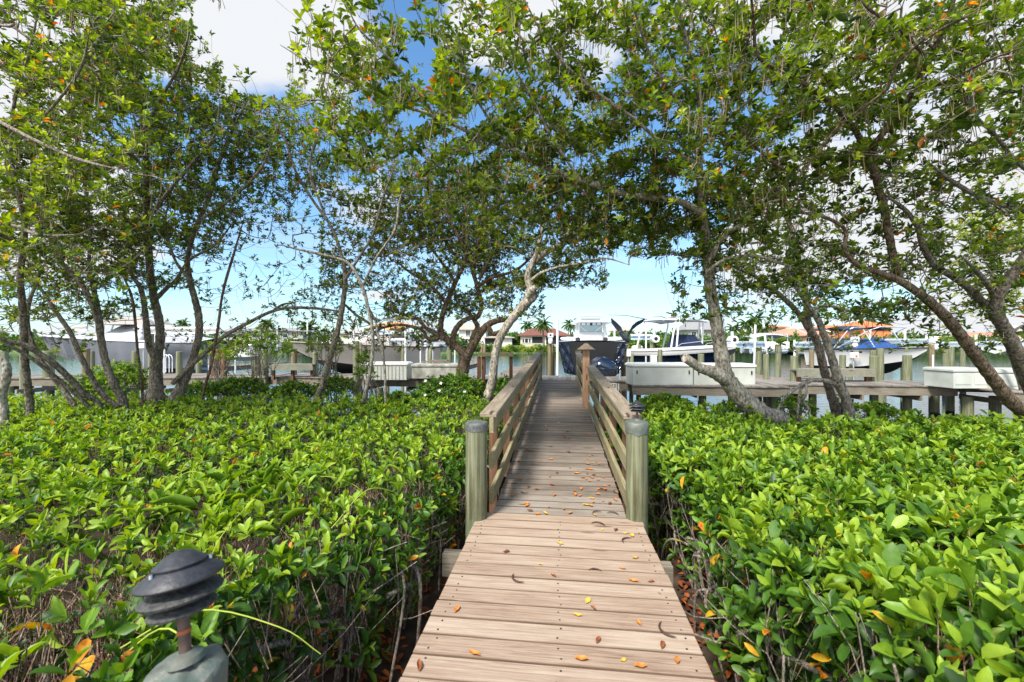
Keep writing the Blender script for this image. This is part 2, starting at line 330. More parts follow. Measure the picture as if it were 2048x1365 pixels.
def smooth_path(pts, n=8):
    """Catmull-Rom through control rows"""
    P = np.asarray(pts, float); P = np.vstack([2 * P[0] - P[1], P, 2 * P[-1] - P[-2]]); out = []
    for i in range(1, len(P) - 2):
        t = np.linspace(0, 1, n, endpoint=False)[:, None]; p0, p1, p2, p3 = P[i - 1], P[i], P[i + 1], P[i + 2]
        out.append(0.5 * (2 * p1 + (p2 - p0) * t + (2 * p0 - 5 * p1 + 4 * p2 - p3) * t ** 2 + (3 * p1 - p0 - 3 * p2 + p3) * t ** 3))
    out.append(P[-2:-1]); return np.vstack(out)
def wob(x, y, s=0):
    return (np.sin(x * 2.1 + s) * np.cos(y * 1.7 + s * 2) * .5 + np.sin(x * 4.3 + y * 3.1 + s) * .3 + np.cos(x * .9 - y * 5.2 + s) * .25)

# ------------------------------------------------------------------ palette
simple('mud', (0.055, 0.035, 0.022), 0.95, var=0.5, scale=6, bump=0.6)
simple('far_land', (0.10, 0.16, 0.05), 0.9, var=0.3, scale=.4)
simple('white_paint', (0.78, 0.78, 0.76), 0.45, var=0.05, scale=1.5)
simple('white_gel', (0.82, 0.82, 0.82), 0.2, var=0.03, scale=1.0, coat=0.3)
simple('white_pvc', (0.80, 0.81, 0.82), 0.4, var=0.05)
simple('box_white', (0.58, 0.60, 0.55), 0.5, var=0.05, scale=2, dirt=(0.44, 0.46, 0.40))
simple('box_lid', (0.80, 0.78, 0.72), 0.4, var=0.04)
simple('concrete', (0.50, 0.49, 0.43), 0.8, var=0.1, scale=5, dirt=(0.26, 0.25, 0.20), bump=.3)
simple('alu', (0.62, 0.66, 0.70), 0.35, metal=0.4, var=0.08)
simple('lift_beam', (0.48, 0.60, 0.70), 0.4, metal=0.3, var=0.08)
simple('navy_cloth', (0.004, 0.014, 0.05), 0.85, var=0.2, scale=4)
simple('blue_cloth', (0.01, 0.07, 0.27), 0.8, var=0.15, scale=3, bump=.4)
simple('teal_cloth', (0.006, 0.035, 0.07), 0.85, var=0.2)
simple('tan_cloth', (0.62, 0.33, 0.14), 0.85, var=0.08)
simple('grey_cloth', (0.155, 0.165, 0.19), 0.9, var=0.12, scale=2, bump=.5)
simple('lightgrey_cloth', (0.44, 0.46, 0.50), 0.85, var=0.06, scale=1.5)
simple('beigegrey_cloth', (0.34, 0.31, 0.28), 0.85, var=0.06)
simple('black_bottom', (0.012, 0.012, 0.014), 0.6, var=0.3)
simple('navy_gel', (0.006, 0.014, 0.035), 0.08, var=0.1, coat=1.0)
simple('black_gel', (0.010, 0.011, 0.013), 0.45, var=0.15)
simple('cream_gel', (0.70, 0.64, 0.56), 0.3, var=0.05)
simple('black_metal', (0.028, 0.029, 0.036), 0.5, var=0.3, scale=60, bump=.15)
simple('dirty_metal', (0.07, 0.068, 0.06), 0.7, var=0.2, scale=90, bump=.4, dirt=(0.022, 0.025, 0.032))
simple('pipe_metal', (0.13, 0.085, 0.07), 0.6, metal=.3, var=0.4, scale=30)
simple('rust', (0.42, 0.13, 0.04), 0.8, var=0.3)
simple('screw', (0.5, 0.5, 0.52), 0.25, metal=1)
simple('copper_cap', (0.125, 0.12, 0.10), 0.55, metal=0.2, var=0.35, scale=22, dirt=(0.09, 0.13, 0.115), bump=.4)
simple('cap_dark', (0.10, 0.105, 0.10), 0.6, var=0.4, scale=30)
simple('glass', (0.10, 0.16, 0.18), 0.05, var=0.1, coat=.5)
simple('dark_glass', (0.015, 0.02, 0.025), 0.08)
simple('lens_pale', (0.45, 0.62, 0.68), 0.1)
simple('black_rubber', (0.015, 0.015, 0.015), 0.7)
simple('vent_black', (0.01, 0.01, 0.01), 0.7)
simple('heron_body', (0.035, 0.045, 0.075), 0.8, var=0.5, scale=30)
simple('heron_beak', (0.35, 0.22, 0.06), 0.5)
simple('stucco_cream', (0.62, 0.52, 0.40), 0.9); simple('stucco_white', (0.66, 0.64, 0.60), 0.9); simple('stucco_grey', (0.36, 0.35, 0.33), 0.9)
simple('stucco_peach', (0.60, 0.34, 0.20), 0.9); simple('orange_wall', (0.75, 0.24, 0.08), 0.9)
simple('roof_brown', (0.17, 0.065, 0.045), 0.85, var=0.2, scale=2); simple('roof_grey', (0.25, 0.25, 0.25), 0.85, var=0.1)
simple('roof_terra', (0.52, 0.24, 0.15), 0.85, var=0.15, scale=2); simple('roof_orange', (0.72, 0.20, 0.07), 0.85, var=0.12, scale=2)
simple('roof_tan', (0.40, 0.34, 0.28), 0.85)
simple('orange_sign', (0.75, 0.16, 0.05), .6); simple('blue_print', (0.02, 0.06, 0.5), .6); simple('flower_white', (0.85, 0.80, 0.82), .6)
simple('pod_brown', (0.06, 0.03, 0.022), .6, var=.3, scale=20); simple('pod_green', (0.12, 0.13, 0.04), .6, var=.5, scale=3, dirt=(.16, .07, .035))
simple('vine_green', (0.34, 0.42, 0.05), .6)
simple('dead_leaf', (0.62, 0.20, 0.03), .55, var=.35, scale=12); simple('yellow_leaf', (0.75, 0.42, 0.05), .55, var=.25, scale=12); simple('brown_leaf', (0.26, 0.075, 0.02), .7, var=.35, scale=12)
wood('deck_new', (.18, .115, .08), (.33, .235, .17), (.45, .355, .275), 'X', seam=(-3.0, 6.86 / 46, (.10, .06, .035)))
wood('deck_old', (.10, .076, .058), (.215, .175, .14), (.33, .285, .24), 'X', green=(.11, .115, .045, .60), seam=(3.87, 9.43 / 64, (.045, .035, .024)))
wood('deck_dock', (.09, .075, .06), (.21, .185, .16), (.33, .30, .265), 'Y')
wood('rail_wood', (.07, .05, .035), (.21, .165, .12), (.34, .28, .215), 'Y', green=(.15, .15, .06, .55), scale=.8)
wood('rail_board', (.11, .085, .04), (.25, .21, .12), (.36, .31, .19), 'Y', green=(.17, .18, .06, .48), scale=.8)
wood('post_brown', (.05, .025, .014), (.14, .07, .04), (.22, .12, .075), 'Z')
wood('beam_wood', (.09, .075, .055), (.20, .17, .13), (.31, .28, .22), 'X', green=(.16, .17, .11, .6))
wood('bench_wood', (.11, .10, .07), (.22, .21, .16), (.32, .31, .25), 'X', green=(.17, .20, .13, .5))
wood('post_green', (.035, .032, .018), (.125, .125, .07), (.25, .26, .165), 'Z', knots=False, green=(.14, .19, .11, .52), scale=.9)
wood('pile', (.05, .048, .025), (.15, .155, .085), (.27, .29, .185), 'Z', knots=False, green=(.16, .22, .125, .50), zdark=0.62, scale=.7)
wood('pile_brown', (.07, .05, .03), (.19, .145, .08), (.29, .24, .15), 'Z', knots=False, green=(.16, .18, .08, .6), zdark=0.62, scale=.7)
wood('lamp_wood', (.12, .055, .03), (.28, .15, .085), (.40, .26, .16), 'Z')
bark('bark_pale', (.07, .058, .045), (.29, .255, .205), (.55, .50, .42), 9)
bark('bark_grey', (.045, .034, .026), (.17, .14, .11), (.36, .31, .255), 11)
bark('bark_dark', (.035, .022, .014), (.125, .085, .058), (.27, .205, .15), 12)
bark('twig', (.08, .06, .045), (.24, .20, .16), (.44, .38, .32), 20)
bark('twig_brown', (.08, .048, .03), (.26, .165, .11), (.46, .34, .25), 20)
GREENS = [(0, (.012, .034, .007)), (.25, (.030, .075, .012)), (.45, (.066, .158, .018)), (.62, (.145, .28, .022)), (.84, (.34, .47, .04)), (.88, (.62, .46, .03)), (.94, (.72, .27, .02)), (1, (.35, .09, .015))]
leafmat('leaf_hedge', GREENS, .34, .44)
leafmat('leaf_tree', [(0, (.020, .042, .010)), (.25, (.045, .085, .015)), (.45, (.12, .19, .028)), (.62, (.23, .31, .04)), (.84, (.40, .47, .08)), (.88, (.66, .42, .03)), (.94, (.74, .26, .02)), (1, (.36, .09, .015))], .5, .36)
leafmat('leaf_olive', [(0, (.040, .050, .015)), (.45, (.13, .155, .032)), (.84, (.28, .30, .07)), (.88, (.5, .36, .04)), (1, (.3, .10, .02))], .28, .42)
leafmat('leaf_far', [(0, (.02, .05, .012)), (.45, (.07, .15, .02)), (.84, (.26, .38, .04)), (1, (.35, .30, .05))], .2, .6)
leafmat('litter', [(0, (.10, .022, .008)), (.5, (.26, .065, .015)), (1, (.50, .15, .03))], .1, .7)

# ------------------------------------------------------------------ ground, water, far land
def water():
    m, t, b = newmat('water'); n = t.nodes.new; l = t.links.new
    b.inputs['Base Color'].default_value = (.012, .030, .036, 1); b.inputs['Roughness'].default_value = .04; b.inputs['IOR'].default_value = 1.33
    b.inputs['Specular IOR Level'].default_value = .9
    tcn = n('ShaderNodeTexCoord'); mp_ = n('ShaderNodeMapping'); mp_.inputs['Scale'].default_value = (.55, 1.6, 1); l(tcn.outputs['Object'], mp_.inputs[0])
    a = n('ShaderNodeTexNoise'); a.inputs['Scale'].default_value = 1.5; a.inputs['Detail'].default_value = 5; l(mp_.outputs[0], a.inputs[0])
    bp = n('ShaderNodeBump'); bp.inputs['Strength'].default_value = .22; bp.inputs['Distance'].default_value = .12; l(a.outputs['Fac'], bp.inputs['Height']); l(bp.outputs[0], b.inputs['Normal'])
    tag(MB().add([(-400, -5, 0), (400, -5, 0), (400, 106, 0), (-400, 106, 0)], [(0, 1, 2, 3)]).build('water', m), 'calm blue canal water behind the dock', 'water', kind='structure')
water()
def ground():
    xs = np.linspace(-45, 45, 120); ys = np.linspace(-12, 13.5, 60); vs = []; fs = []
    for y in ys:
        for x in xs:
            z = .32 + .05 * float(wob(x, y)) - max(0, y - 9.2) * .22
            vs.append((x, y, z))
    for j in range(len(ys) - 1):
        for i in range(len(xs) - 1):
            k = j * len(xs) + i; fs.append((k, k + 1, k + 1 + len(xs), k + len(xs)))
    tag(MB().add(vs, fs).build('ground', 'mud', smooth=True), 'dark muddy bank under the mangroves', 'ground', kind='structure')
    tag(MB().add([(-400, 104, -.3), (400, 104, -.3), (400, 107, 1.5), (-400, 107, 1.5), (900, 1400, 1.6), (-900, 1400, 1.6)], [(0, 1, 2, 3), (3, 2, 4, 5)]).build('far_shore', 'far_land'), 'low green land on the far side of the canal', 'land', kind='structure')
ground()
# leaf litter on the mud
n = 9000; bx = np.concatenate([RNG.uniform(-3.2, 3.2, n)]); by = RNG.uniform(-.5, 9.0, n)
bz = np.array([.345 + .05 * float(wob(a, b_)) for a, b_ in zip(bx, by)]) + RNG.uniform(0, .02, n)
th = RNG.uniform(0, 6.28, n)
tag(leaves('leaf_litter', np.stack([bx, by, bz], 1), np.stack([np.cos(th), np.sin(th), RNG.normal(0, .2, n)], 1), nrm(np.array([0, 0, 1.]) + RNG.normal(0, .3, (n, 3))), RNG.uniform(.05, .10, n), RNG.uniform(.02, .045, n), RNG.random(n), 'litter', fine=False), 'red brown fallen leaves on the mud beside the boardwalk', 'leaf litter', kind='stuff')
# ------------------------------------------------------------------ boardwalk and ramp
def strip(mb, p0, p1, wd, pw=.14, gap=.006, th=.035, jl=.006, half=None):
    """boards laid across the line p0 -> p1"""
    p0, p1 = Vector(p0), Vector(p1); L = (p1 - p0).length; d = (p1 - p0).normalized(); s = Vector((d.y, -d.x, 0)).normalized(); up = s.cross(d)
    n = int(L / (pw + gap)); st = L / n; M = Matrix((s, d, up)).transposed()
    for i in range(n):
        c = p0 + d * (i + .5) * st - up * th / 2; e0 = random.uniform(-jl, jl)
        mb.box(c + s * e0 + up * random.uniform(-.002, .002), (wd + random.uniform(-jl, jl), st - gap, th), M=M)
    return mb
DZ, RZ0, RZ1, RY0, RY1 = 1.02, 1.02, 1.40, 3.86, 13.3
bw = thing('boardwalk', 'pale tan plank boardwalk in the foreground leading to the railed ramp', 'boardwalk', (0, 0, DZ))
mb = MB(); strip(mb, (-.005, -3.0, DZ), (-.005, RY0, DZ), 1.47, pw=.134, gap=.013); mb.build('deck', 'deck_new', bw, world=True, bevel=.004)
vs = []
for i in range(int((RY0 + 3) / .147)):
    for x in (-.66, 0, .66):
        for dy in (-.035, .035): vs.append((x + random.uniform(-.012, .012), -3 + (i + .5) * .147 + dy + random.uniform(-.006, .006)))
mb = MB()
for x, y in vs:
    if y > -.2: mb.lathe([(.0055, -.002), (.0055, .0012), (.003, .0016)], 8, c=(x, y, DZ))
tag(mb.build('screws', 'black_metal', bw, world=True), kind='stuff')
mb = MB()
for x in (-.66, 0, .66): mb.bar((x, -3, DZ - .12), (x, RY0, DZ - .12), .045, .15)
mb.build('joist', 'beam_wood', bw, world=True)
for y in (-1.2, 1.2, 3.5):
    mb = MB().bar((-.98, y, DZ - .30), (.90, y, DZ - .30), .09, .19, up=(0, 0, 1)); mb.build('crossbeam', 'beam_wood', bw, world=True)
    for x in (-.6, .6): MB().tube([(x, y + .1, 0), (x, y + .1, DZ - .2)], .08, 10).build('support_post', 'pile', bw, world=True)
def rz_(y): return RZ0 + (y - RY0) / (RY1 - RY0) * (RZ1 - RZ0)
rp_ = thing('ramp', 'weathered grey plank ramp with timber handrails rising to the dock', 'ramp', (0, RY0, RZ0))
mb = MB(); strip(mb, (0, RY0 + .01, RZ0 - .004), (0, RY1, RZ1), 1.22, pw=.135, gap=.012); mb.build('deck', 'deck_old', rp_, world=True, bevel=.003)
mb = MB()
for x in (-.5, .5): mb.bar((x, RY0, RZ0 - .13), (x, RY1, RZ1 - .13), .05, .19)
mb.build('joist', 'beam_wood', rp_, world=True)
def xr(y, side, off=0): return side * (.645 - .055 * (y - RY0) / (RY1 - RY0)) + side * off
def rail(side, y0, y1, dx=0, label=None):
    r = thing('railing', label, 'railing', (xr(y0, side), y0, rz_(y0)), group='timber railings along the ramp')
    def P(y, off, h): return Vector((xr(y, side, off + dx), y, rz_(y) + h))
    def seg(name, off, h, wd, ht, mat, ys):
        m = MB()
        for a, b in zip(ys[:-1], ys[1:]):
            m.bar(P(a + .004, off, h) + Vector((random.uniform(-.004, .004), 0, random.uniform(-.003, .003))), P(b - .004, off, h) + Vector((random.uniform(-.004, .004), 0, random.uniform(-.003, .003))), wd, ht)
        m.build(name, mat, r, world=True, bevel=.006)
    mid = [y0 + (y1 - y0) * k for k in ((0, .5, 1) if y1 - y0 > 4 else (0, 1))]
    seg('handrail', .035, .875, .165, .042, 'rail_wood', mid)
    seg('top_board', .0, .775, .042, .155, 'rail_board', mid)
    seg('middle_board', .0, .435, .042, .15, 'rail_board', [y0 + .0] + mid[1:])
    seg('bottom_board', .0, .10, .042, .15, 'rail_board', mid)
    y = y0 + (.55 if y1 - y0 > 3 else .1)
    while y < y1 - .05:
        MB().bar(P(y, .068, -.30), P(y, .068, .852), .088, .088, up=(0, 1, 0)).build('baluster_post', 'post_brown', r, world=True); y += 1.12
    return r
rail(-1, 3.98, 13.1, label='left timber railing of the ramp, running unbroken up to the dock')
rail(1, 3.98, 8.9, label='right timber railing of the ramp between the round post and the roofed wooden lamp')
rail(1, 9.15, 13.1, dx=-.05, label='short upper railing right of the ramp, beyond the roofed wooden lamp')
# end post at the top of left rail / right rail
for s_, lb in ((-1, 'square end post topping the left railing at the dock'), (1, 'square end post topping the right railing at the dock')):
    m = MB().bar((xr(13.1, s_, .0), 13.18, 1.1), (xr(13.1, s_, .0), 13.18, 2.30), .12, .12, up=(0, 1, 0)); m.box((xr(13.1, s_), 13.18, 2.32), (.17, .17, .035))
    tag(m.build('railing_post', 'rail_board'), lb, 'post', 'square railing end posts')
def pagoda(loc, s, tiltx=0, tilty=0, label='', name='path_light', rk=1.0, ext=0.0):
    """tiered black pagoda light on a short pipe; s = cap diameter"""
    r = thing(name, label, 'path light', loc, group='black pagoda path lights'); r.rotation_euler = (tiltx, tilty, 0)
    k = s / .2
    def B(m, nme, mat, p=r):
        m.v = [(v[0] * rk, v[1] * rk, v[2] + (ext if v[2] > .1 * k else 0)) for v in m.v]; return m.build(nme, mat, p, smooth=True)
    B(MB().lathe([(.045 * k, 0), (.040 * k, .012 * k), (.020 * k, .02 * k)], 16), 'base_flange', 'copper_cap')
    pp = B(MB().tube([(0, 0, .01), (0, 0, .115 * k)], .0145 * k, 12), 'pipe', 'pipe_metal')
    B(MB().lathe([(.0165 * k, .010 * k), (.0165 * k, .018 * k)], 14), 'rust_ring', 'rust', pp); B(MB().lathe([(.0162 * k, .058 * k), (.0162 * k, .066 * k)], 14), 'rust_ring', 'rust', pp)
    z = .105 * k
    for i, (rr, dz) in enumerate(((.078, 0), (.095, .030))):
        B(MB().lathe([(.03 * k, z + (dz + .004) * k), (rr * .97 * k, z + (dz + .001) * k), (rr * k, z + (dz + .006) * k), (rr * .9 * k, z + (dz + .012) * k), (.035 * k, z + (dz + .022) * k), (.03 * k, z + (dz + .018) * k)], 28), 'louvre', 'dirty_metal')
    B(MB().lathe([(.036 * k, z), (.034 * k, z + .075 * k)], 14), 'lens', 'dirty_metal')
    zt = z + .066 * k
    cp = B(MB().lathe([(.02 * k, zt + .012 * k), (.097 * k, zt), (.1 * k, zt + .004 * k), (.098 * k, zt + .008 * k), (.056 * k, zt + .030 * k), (.060 * k, zt + .031 * k), (.061 * k, zt + .035 * k), (.055 * k, zt + .039 * k), (.03 * k, zt + .054 * k), (.012 * k, zt + .060 * k), (.0, zt + .061 * k)], 36), 'cap', 'black_metal')
    for a in (-1.9, .9, 2.9):
        B(MB().lathe([(.0, .010 * k), (.006 * k, .008 * k), (.007 * k, 0)][::-1], 10, c=(.066 * k * math.cos(a), .066 * k * math.sin(a), zt + .024 * k)), 'screw', 'screw', cp)
    return r
def round_post(x, y, r_, z0, z1, mat='post_green', label='', name='round_post', cap='cap_dark', group=None, seg=22):
    t = thing(name, label, 'post', (x, y, z0), group=group)
    prof = [(r_ * 1.02, 0), (r_ * 1.01, (z1 - z0) * .5), (r_, z1 - z0 - .01)]
    m = MB(); vs = []; n = 9
    pr = [(r_ * (1 + .02 * math.sin(i * 2.3)), (z1 - z0) * i / n) for i in range(n + 1)]; m.lathe(pr, seg); m.build('shaft', mat, t, smooth=True)
    if cap:
        h_ = z1 - z0; sk_ = .055 if cap == 'cap_dark' else .085; cs = 40
        m = MB().lathe([(r_ * 1.05, h_ - sk_), (r_ * 1.055, h_ - sk_ * .5), (r_ * 1.06, h_ + .002), (r_ * .98, h_ + .014), (r_ * .75, h_ + .02), (r_ * .5, h_ + .025), (r_ * .3, h_ + .03), (0, h_ + .031)], cs)
        am = .3 if cap == 'cap_dark' else .55                # hand folded sheet metal: creases and a ragged skirt
        m.v = [(v[0] * (1 + am * .035 * math.sin(math.atan2(v[1], v[0]) * 7 + v[2] * 60)), v[1] * (1 + am * .035 * math.sin(math.atan2(v[1], v[0]) * 7 + v[2] * 60)), v[2] + am * (.007 * math.sin(math.atan2(v[1], v[0]) * 5 + 1) + random.uniform(-.003, .003)) - (am * .012 * math.sin(math.atan2(v[1], v[0]) * 3) if v[2] < h_ - sk_ * .9 else 0)) for v in m.v]
        m.build('cap', cap, t, smooth=True)
    return t
p = W(953, 685, 3.80); round_post(p.x, p.y, .098, .1, 1.865, label='thick round green post left of the ramp entrance, nothing on top', group='round posts at the ramp entrance')
p = W(1274, 685, 3.78); round_post(p.x, p.y, .098, .1, 1.872, cap='copper_cap', label='thick round green post right of the ramp entrance, carrying a small black lamp', group='round posts at the ramp entrance')
pagoda((p.x, p.y, 1.90), .148, label='small black tiered pagoda light on the round post right of the ramp')
p = W(372, 685, .97); round_post(p.x, p.y, .076, .1, 1.835, cap='copper_cap', label='copper capped round post at the lower left beside the hedge', group=None)
pagoda((p.x, p.y, 1.865), .212, tiltx=R(-5), tilty=R(-9), rk=.82, label='large tilted black pagoda light in front of the left hedge')
# copper wrap blob on the near cap
# roofed wooden lamp post
p = W(1172, 685, 8.95)
lt = thing('lamp_post', 'brown wooden lamp post with a small peaked roof beside the ramp', 'lamp post', (p.x, p.y, 1.0))
MB().box((0, 0, .66), (.145, .145, 1.60)).build('post', 'lamp_wood', lt, bevel=.006)
m = MB(); zr = 1.45
for (s1, s2) in ((1, 0),):
    for k in range(4):
        pass
pts = []
for (rr, z) in ((.185, zr), (.15, zr + .02), (.085, zr + .075), (.045, zr + .115), (.02, zr + .13)):
    for sx, sy in ((-1, -1), (1, -1), (1, 1), (-1, 1)): pts.append((sx * rr, sy * rr, z))
fs = [(0, 3, 2, 1)]
for i in range(4):
    for k in range(4): fs.append((i * 4 + k, i * 4 + (k + 1) % 4, i * 4 + 4 + (k + 1) % 4, i * 4 + 4 + k))
fs.append((16, 17, 18, 19)); m.add(pts, fs).build('roof', 'rail_wood', lt)
pl = pagoda((p.x + .19, p.y - .02, 1.80), .15, label='black tiered light fixed to the side of the roofed wooden lamp post')

# fallen leaves and seed pods on the planks
protos = []
for mi, mt in enumerate(('dead_leaf', 'yellow_leaf', 'brown_leaf', 'dead_leaf')):
    m = MB(); n1_, vs, fs = 7, [], []
    curl = (.6, .25, 1.0, .9)[mi]
    for i in range(n1_):
        u = i / (n1_ - 1); wd = .022 * math.sin(math.pi * min(1, u * .93 + .04)) ** .7 + .0008
        for k, s_ in enumerate((-1, -.5, 0, .5, 1)):
            vs.append(((u - .5) * .085, s_ * wd * (1 - .25 * curl * abs(s_)), .004 + curl * .018 * s_ * s_ * math.sin(math.pi * u) + curl * .03 * (u - .5) ** 2 + .004 * math.sin(u * 9 + mi)))
    for i in range(n1_ - 1):
        for k in range(4): fs.append((i * 5 + k, (i + 1) * 5 + k, (i + 1) * 5 + k + 1, i * 5 + k + 1))
    m.add(vs, fs); m.tube([(-.0425, 0, .006), (-.056, .002, .012)], .0014, 4)
    o = m.build('fallen_leaf', mt, smooth=True); protos.append(o)
LL = ['orange fallen leaf curled up on the boardwalk planks', 'yellow fallen leaf lying on the boardwalk planks', 'dull brown fallen leaf lying on the boardwalk planks', 'orange fallen leaf lying on the boardwalk planks']
def decky(px, py):
    z = DZ
    for _ in range(12):
        q = GZ(px, py, z); z = DZ if q.y < RY0 else rz_(q.y)
    return q
lf = [(1190,1031,1),(1075,1030,0),(1097,1015,0),(1205,1060,1),(1250,1068,1),(1264,1072,1),(1232,1062,2),(1120,1088,1),(1271,1117,1),(1080,1130,1),(1107,1154,2),(1245,1139,0),(1267,1164,0),(1303,1166,2),(1176,1203,1),(1155,1232,1),(914,1221,0),(1277,1248,0),(1196,1283,2),(948,1310,0),(1163,1321,0),(1247,1322,1),(1281,1335,0),(1354,1324,0),(1325,1293,2),(838,1335,2),(1013,1106,2),(1186,1218,2),(1140,1027,0),(1090,1027,1),(1060,1023,2)]
for i in range(70):
    t_ = random.random() ** .6; py = 775 + t_ * 245; xc = 1118 + (1 if random.random() < .62 else -1) * random.random() ** .8 * (36 + .32 * (py - 760)) * .92
    lf.append((xc, py, random.choice((0, 0, 2, 0, 3, 2, 1))))
for i in range(14): lf.append((random.gauss(1215, 25), random.uniform(955, 1015), random.choice((0, 1, 3))))
used = set()
for (px, py, k) in lf:
    q = decky(px, py)
    o = protos[k] if k not in used else protos[k].copy()
    if k in used: COL.objects.link(o)
    used.add(k); sc_ = random.uniform(.38, .78)
    o.location = (q.x, q.y, q.z + .004); o.rotation_euler = (random.uniform(-.15, .15), random.uniform(-.15, .15), random.uniform(0, 6.28)); o.scale = (sc_, sc_, sc_)
    tag(o, LL[k], 'fallen leaf', 'fallen leaves on the boardwalk')
pods = [(1040, 1158, 2.3), (1257, 1084, .9), (1195, 1028, .6), (1190, 1145, 0), (1340, 1262, 2), (1225, 1030, -.3), (1235, 985, 1.9), (1260, 1004, 1.2), (1050, 985, 2.8), (1030, 970, .8), (1062, 905, .4), (1140, 880, .7), (1195, 1052, -.4)]
pp0 = None
for (px, py, a) in pods:
    q = decky(px, py)
    if pp0 is None:
        pp0 = MB().tube([(.075 * math.cos(t), .10 * math.sin(t) - .05, .008) for t in np.linspace(.55, 2.5, 9)], [.001, .0035, .005, .006, .006, .006, .005, .004, .0015], 6).build('seed_pod', 'pod_brown', smooth=True); o = pp0
    else: o = pp0.copy(); COL.objects.link(o)
    o.location = (q.x, q.y, q.z + .002); o.rotation_euler = (0, 0, a); s_ = random.uniform(.6, 1.1) if o is not pp0 else 1; o.scale = (s_, s_, s_)
    tag(o, 'thin dark curved seed pod lying on the boardwalk planks', 'seed pod', 'seed pods on the boardwalk')

# ------------------------------------------------------------------ dock
DK = 1.40
dock = thing('dock', 'long weathered grey timber dock crossing behind the trees', 'dock', (0, 13.3, DK))
def dstrip(p0, p1, wd):
    mb = MB(); strip(mb, (*p0, DK), (*p1, DK), wd, pw=.14, gap=.007); mb.build('deck', 'deck_dock', dock, world=True)
    d = (Vector(p1) - Vector(p0)).normalized(); s = Vector((d.y, -d.x)); f = MB()
    for sg in (-1, 1):
        a = Vector(p0) + s * sg * (wd / 2 - .06); b = Vector(p1) + s * sg * (wd / 2 - .06); f.bar((a.x, a.y, DK - .16), (b.x, b.y, DK - .16), .05, .24)
    f.build('fascia_beam', 'beam_wood', dock, world=True)
dstrip((-24, 12.3), (-10.2, 14.35), 1.9)
dstrip((-10.1, 14.6), (3.2, 14.15), 1.9)
dstrip((3.3, 13.75), (10.9, 13.65), 1.7)
dstrip((2.05, 12.55), (6.2, 12.55), .95)
dstrip((10.9, 12.8), (22, 11.6), 2.6)
# joists below the deck
for x in np.arange(-23, 21, 1.5):
    m = MB()
    y = 13.3 + (x + 10) * .148 if x < -10 else (14.3 if x < 3 else (13.7 if x < 11 else 12.7 - (x - 11) * .1)); m.bar((x, y - .85, DK - .36), (x, y + .85, DK - .36), .05, .14); m.build('joist', 'beam_wood', dock, world=True)
def pier(x, y0, y1, wd, label):
    t = thing('finger_pier', label, 'pier', (x, y0, DK), group='finger piers between the boats'); mb = MB(); strip(mb, (x, y0, DK - .01), (x, y1, DK - .01), wd, pw=.14, gap=.008); mb.build('deck', 'deck_old', t, world=True)
    mb = MB()
    for s_ in (-1, 1): mb.bar((x + s_ * (wd / 2 - .05), y0, DK - .15), (x + s_ * (wd / 2 - .05), y1, DK - .15), .05, .2)
    mb.build('fascia_beam', 'beam_wood', t, world=True)
pier(-5.2, 15.3, 24, 1.0, 'narrow pier behind the slatted dock box'); pier(-17, 14.7, 24, 1.0, 'narrow pier at the bow of the grey covered boat')
pier(6.9, 14.5, 26, 1.1, 'narrow pier between the navy boat and the blue covered boat'); pier(-1.9, 15.1, 21, .8, 'narrow pier left of the dark centre boat')
# low far float at right
m = MB(); strip(m, (7.6, 19.4, 1.05), (11.5, 19.2, 1.05), 1.0); tag(m.build('float_dock', 'deck_dock'), 'low floating dock section behind the right timber bench', 'floating dock')

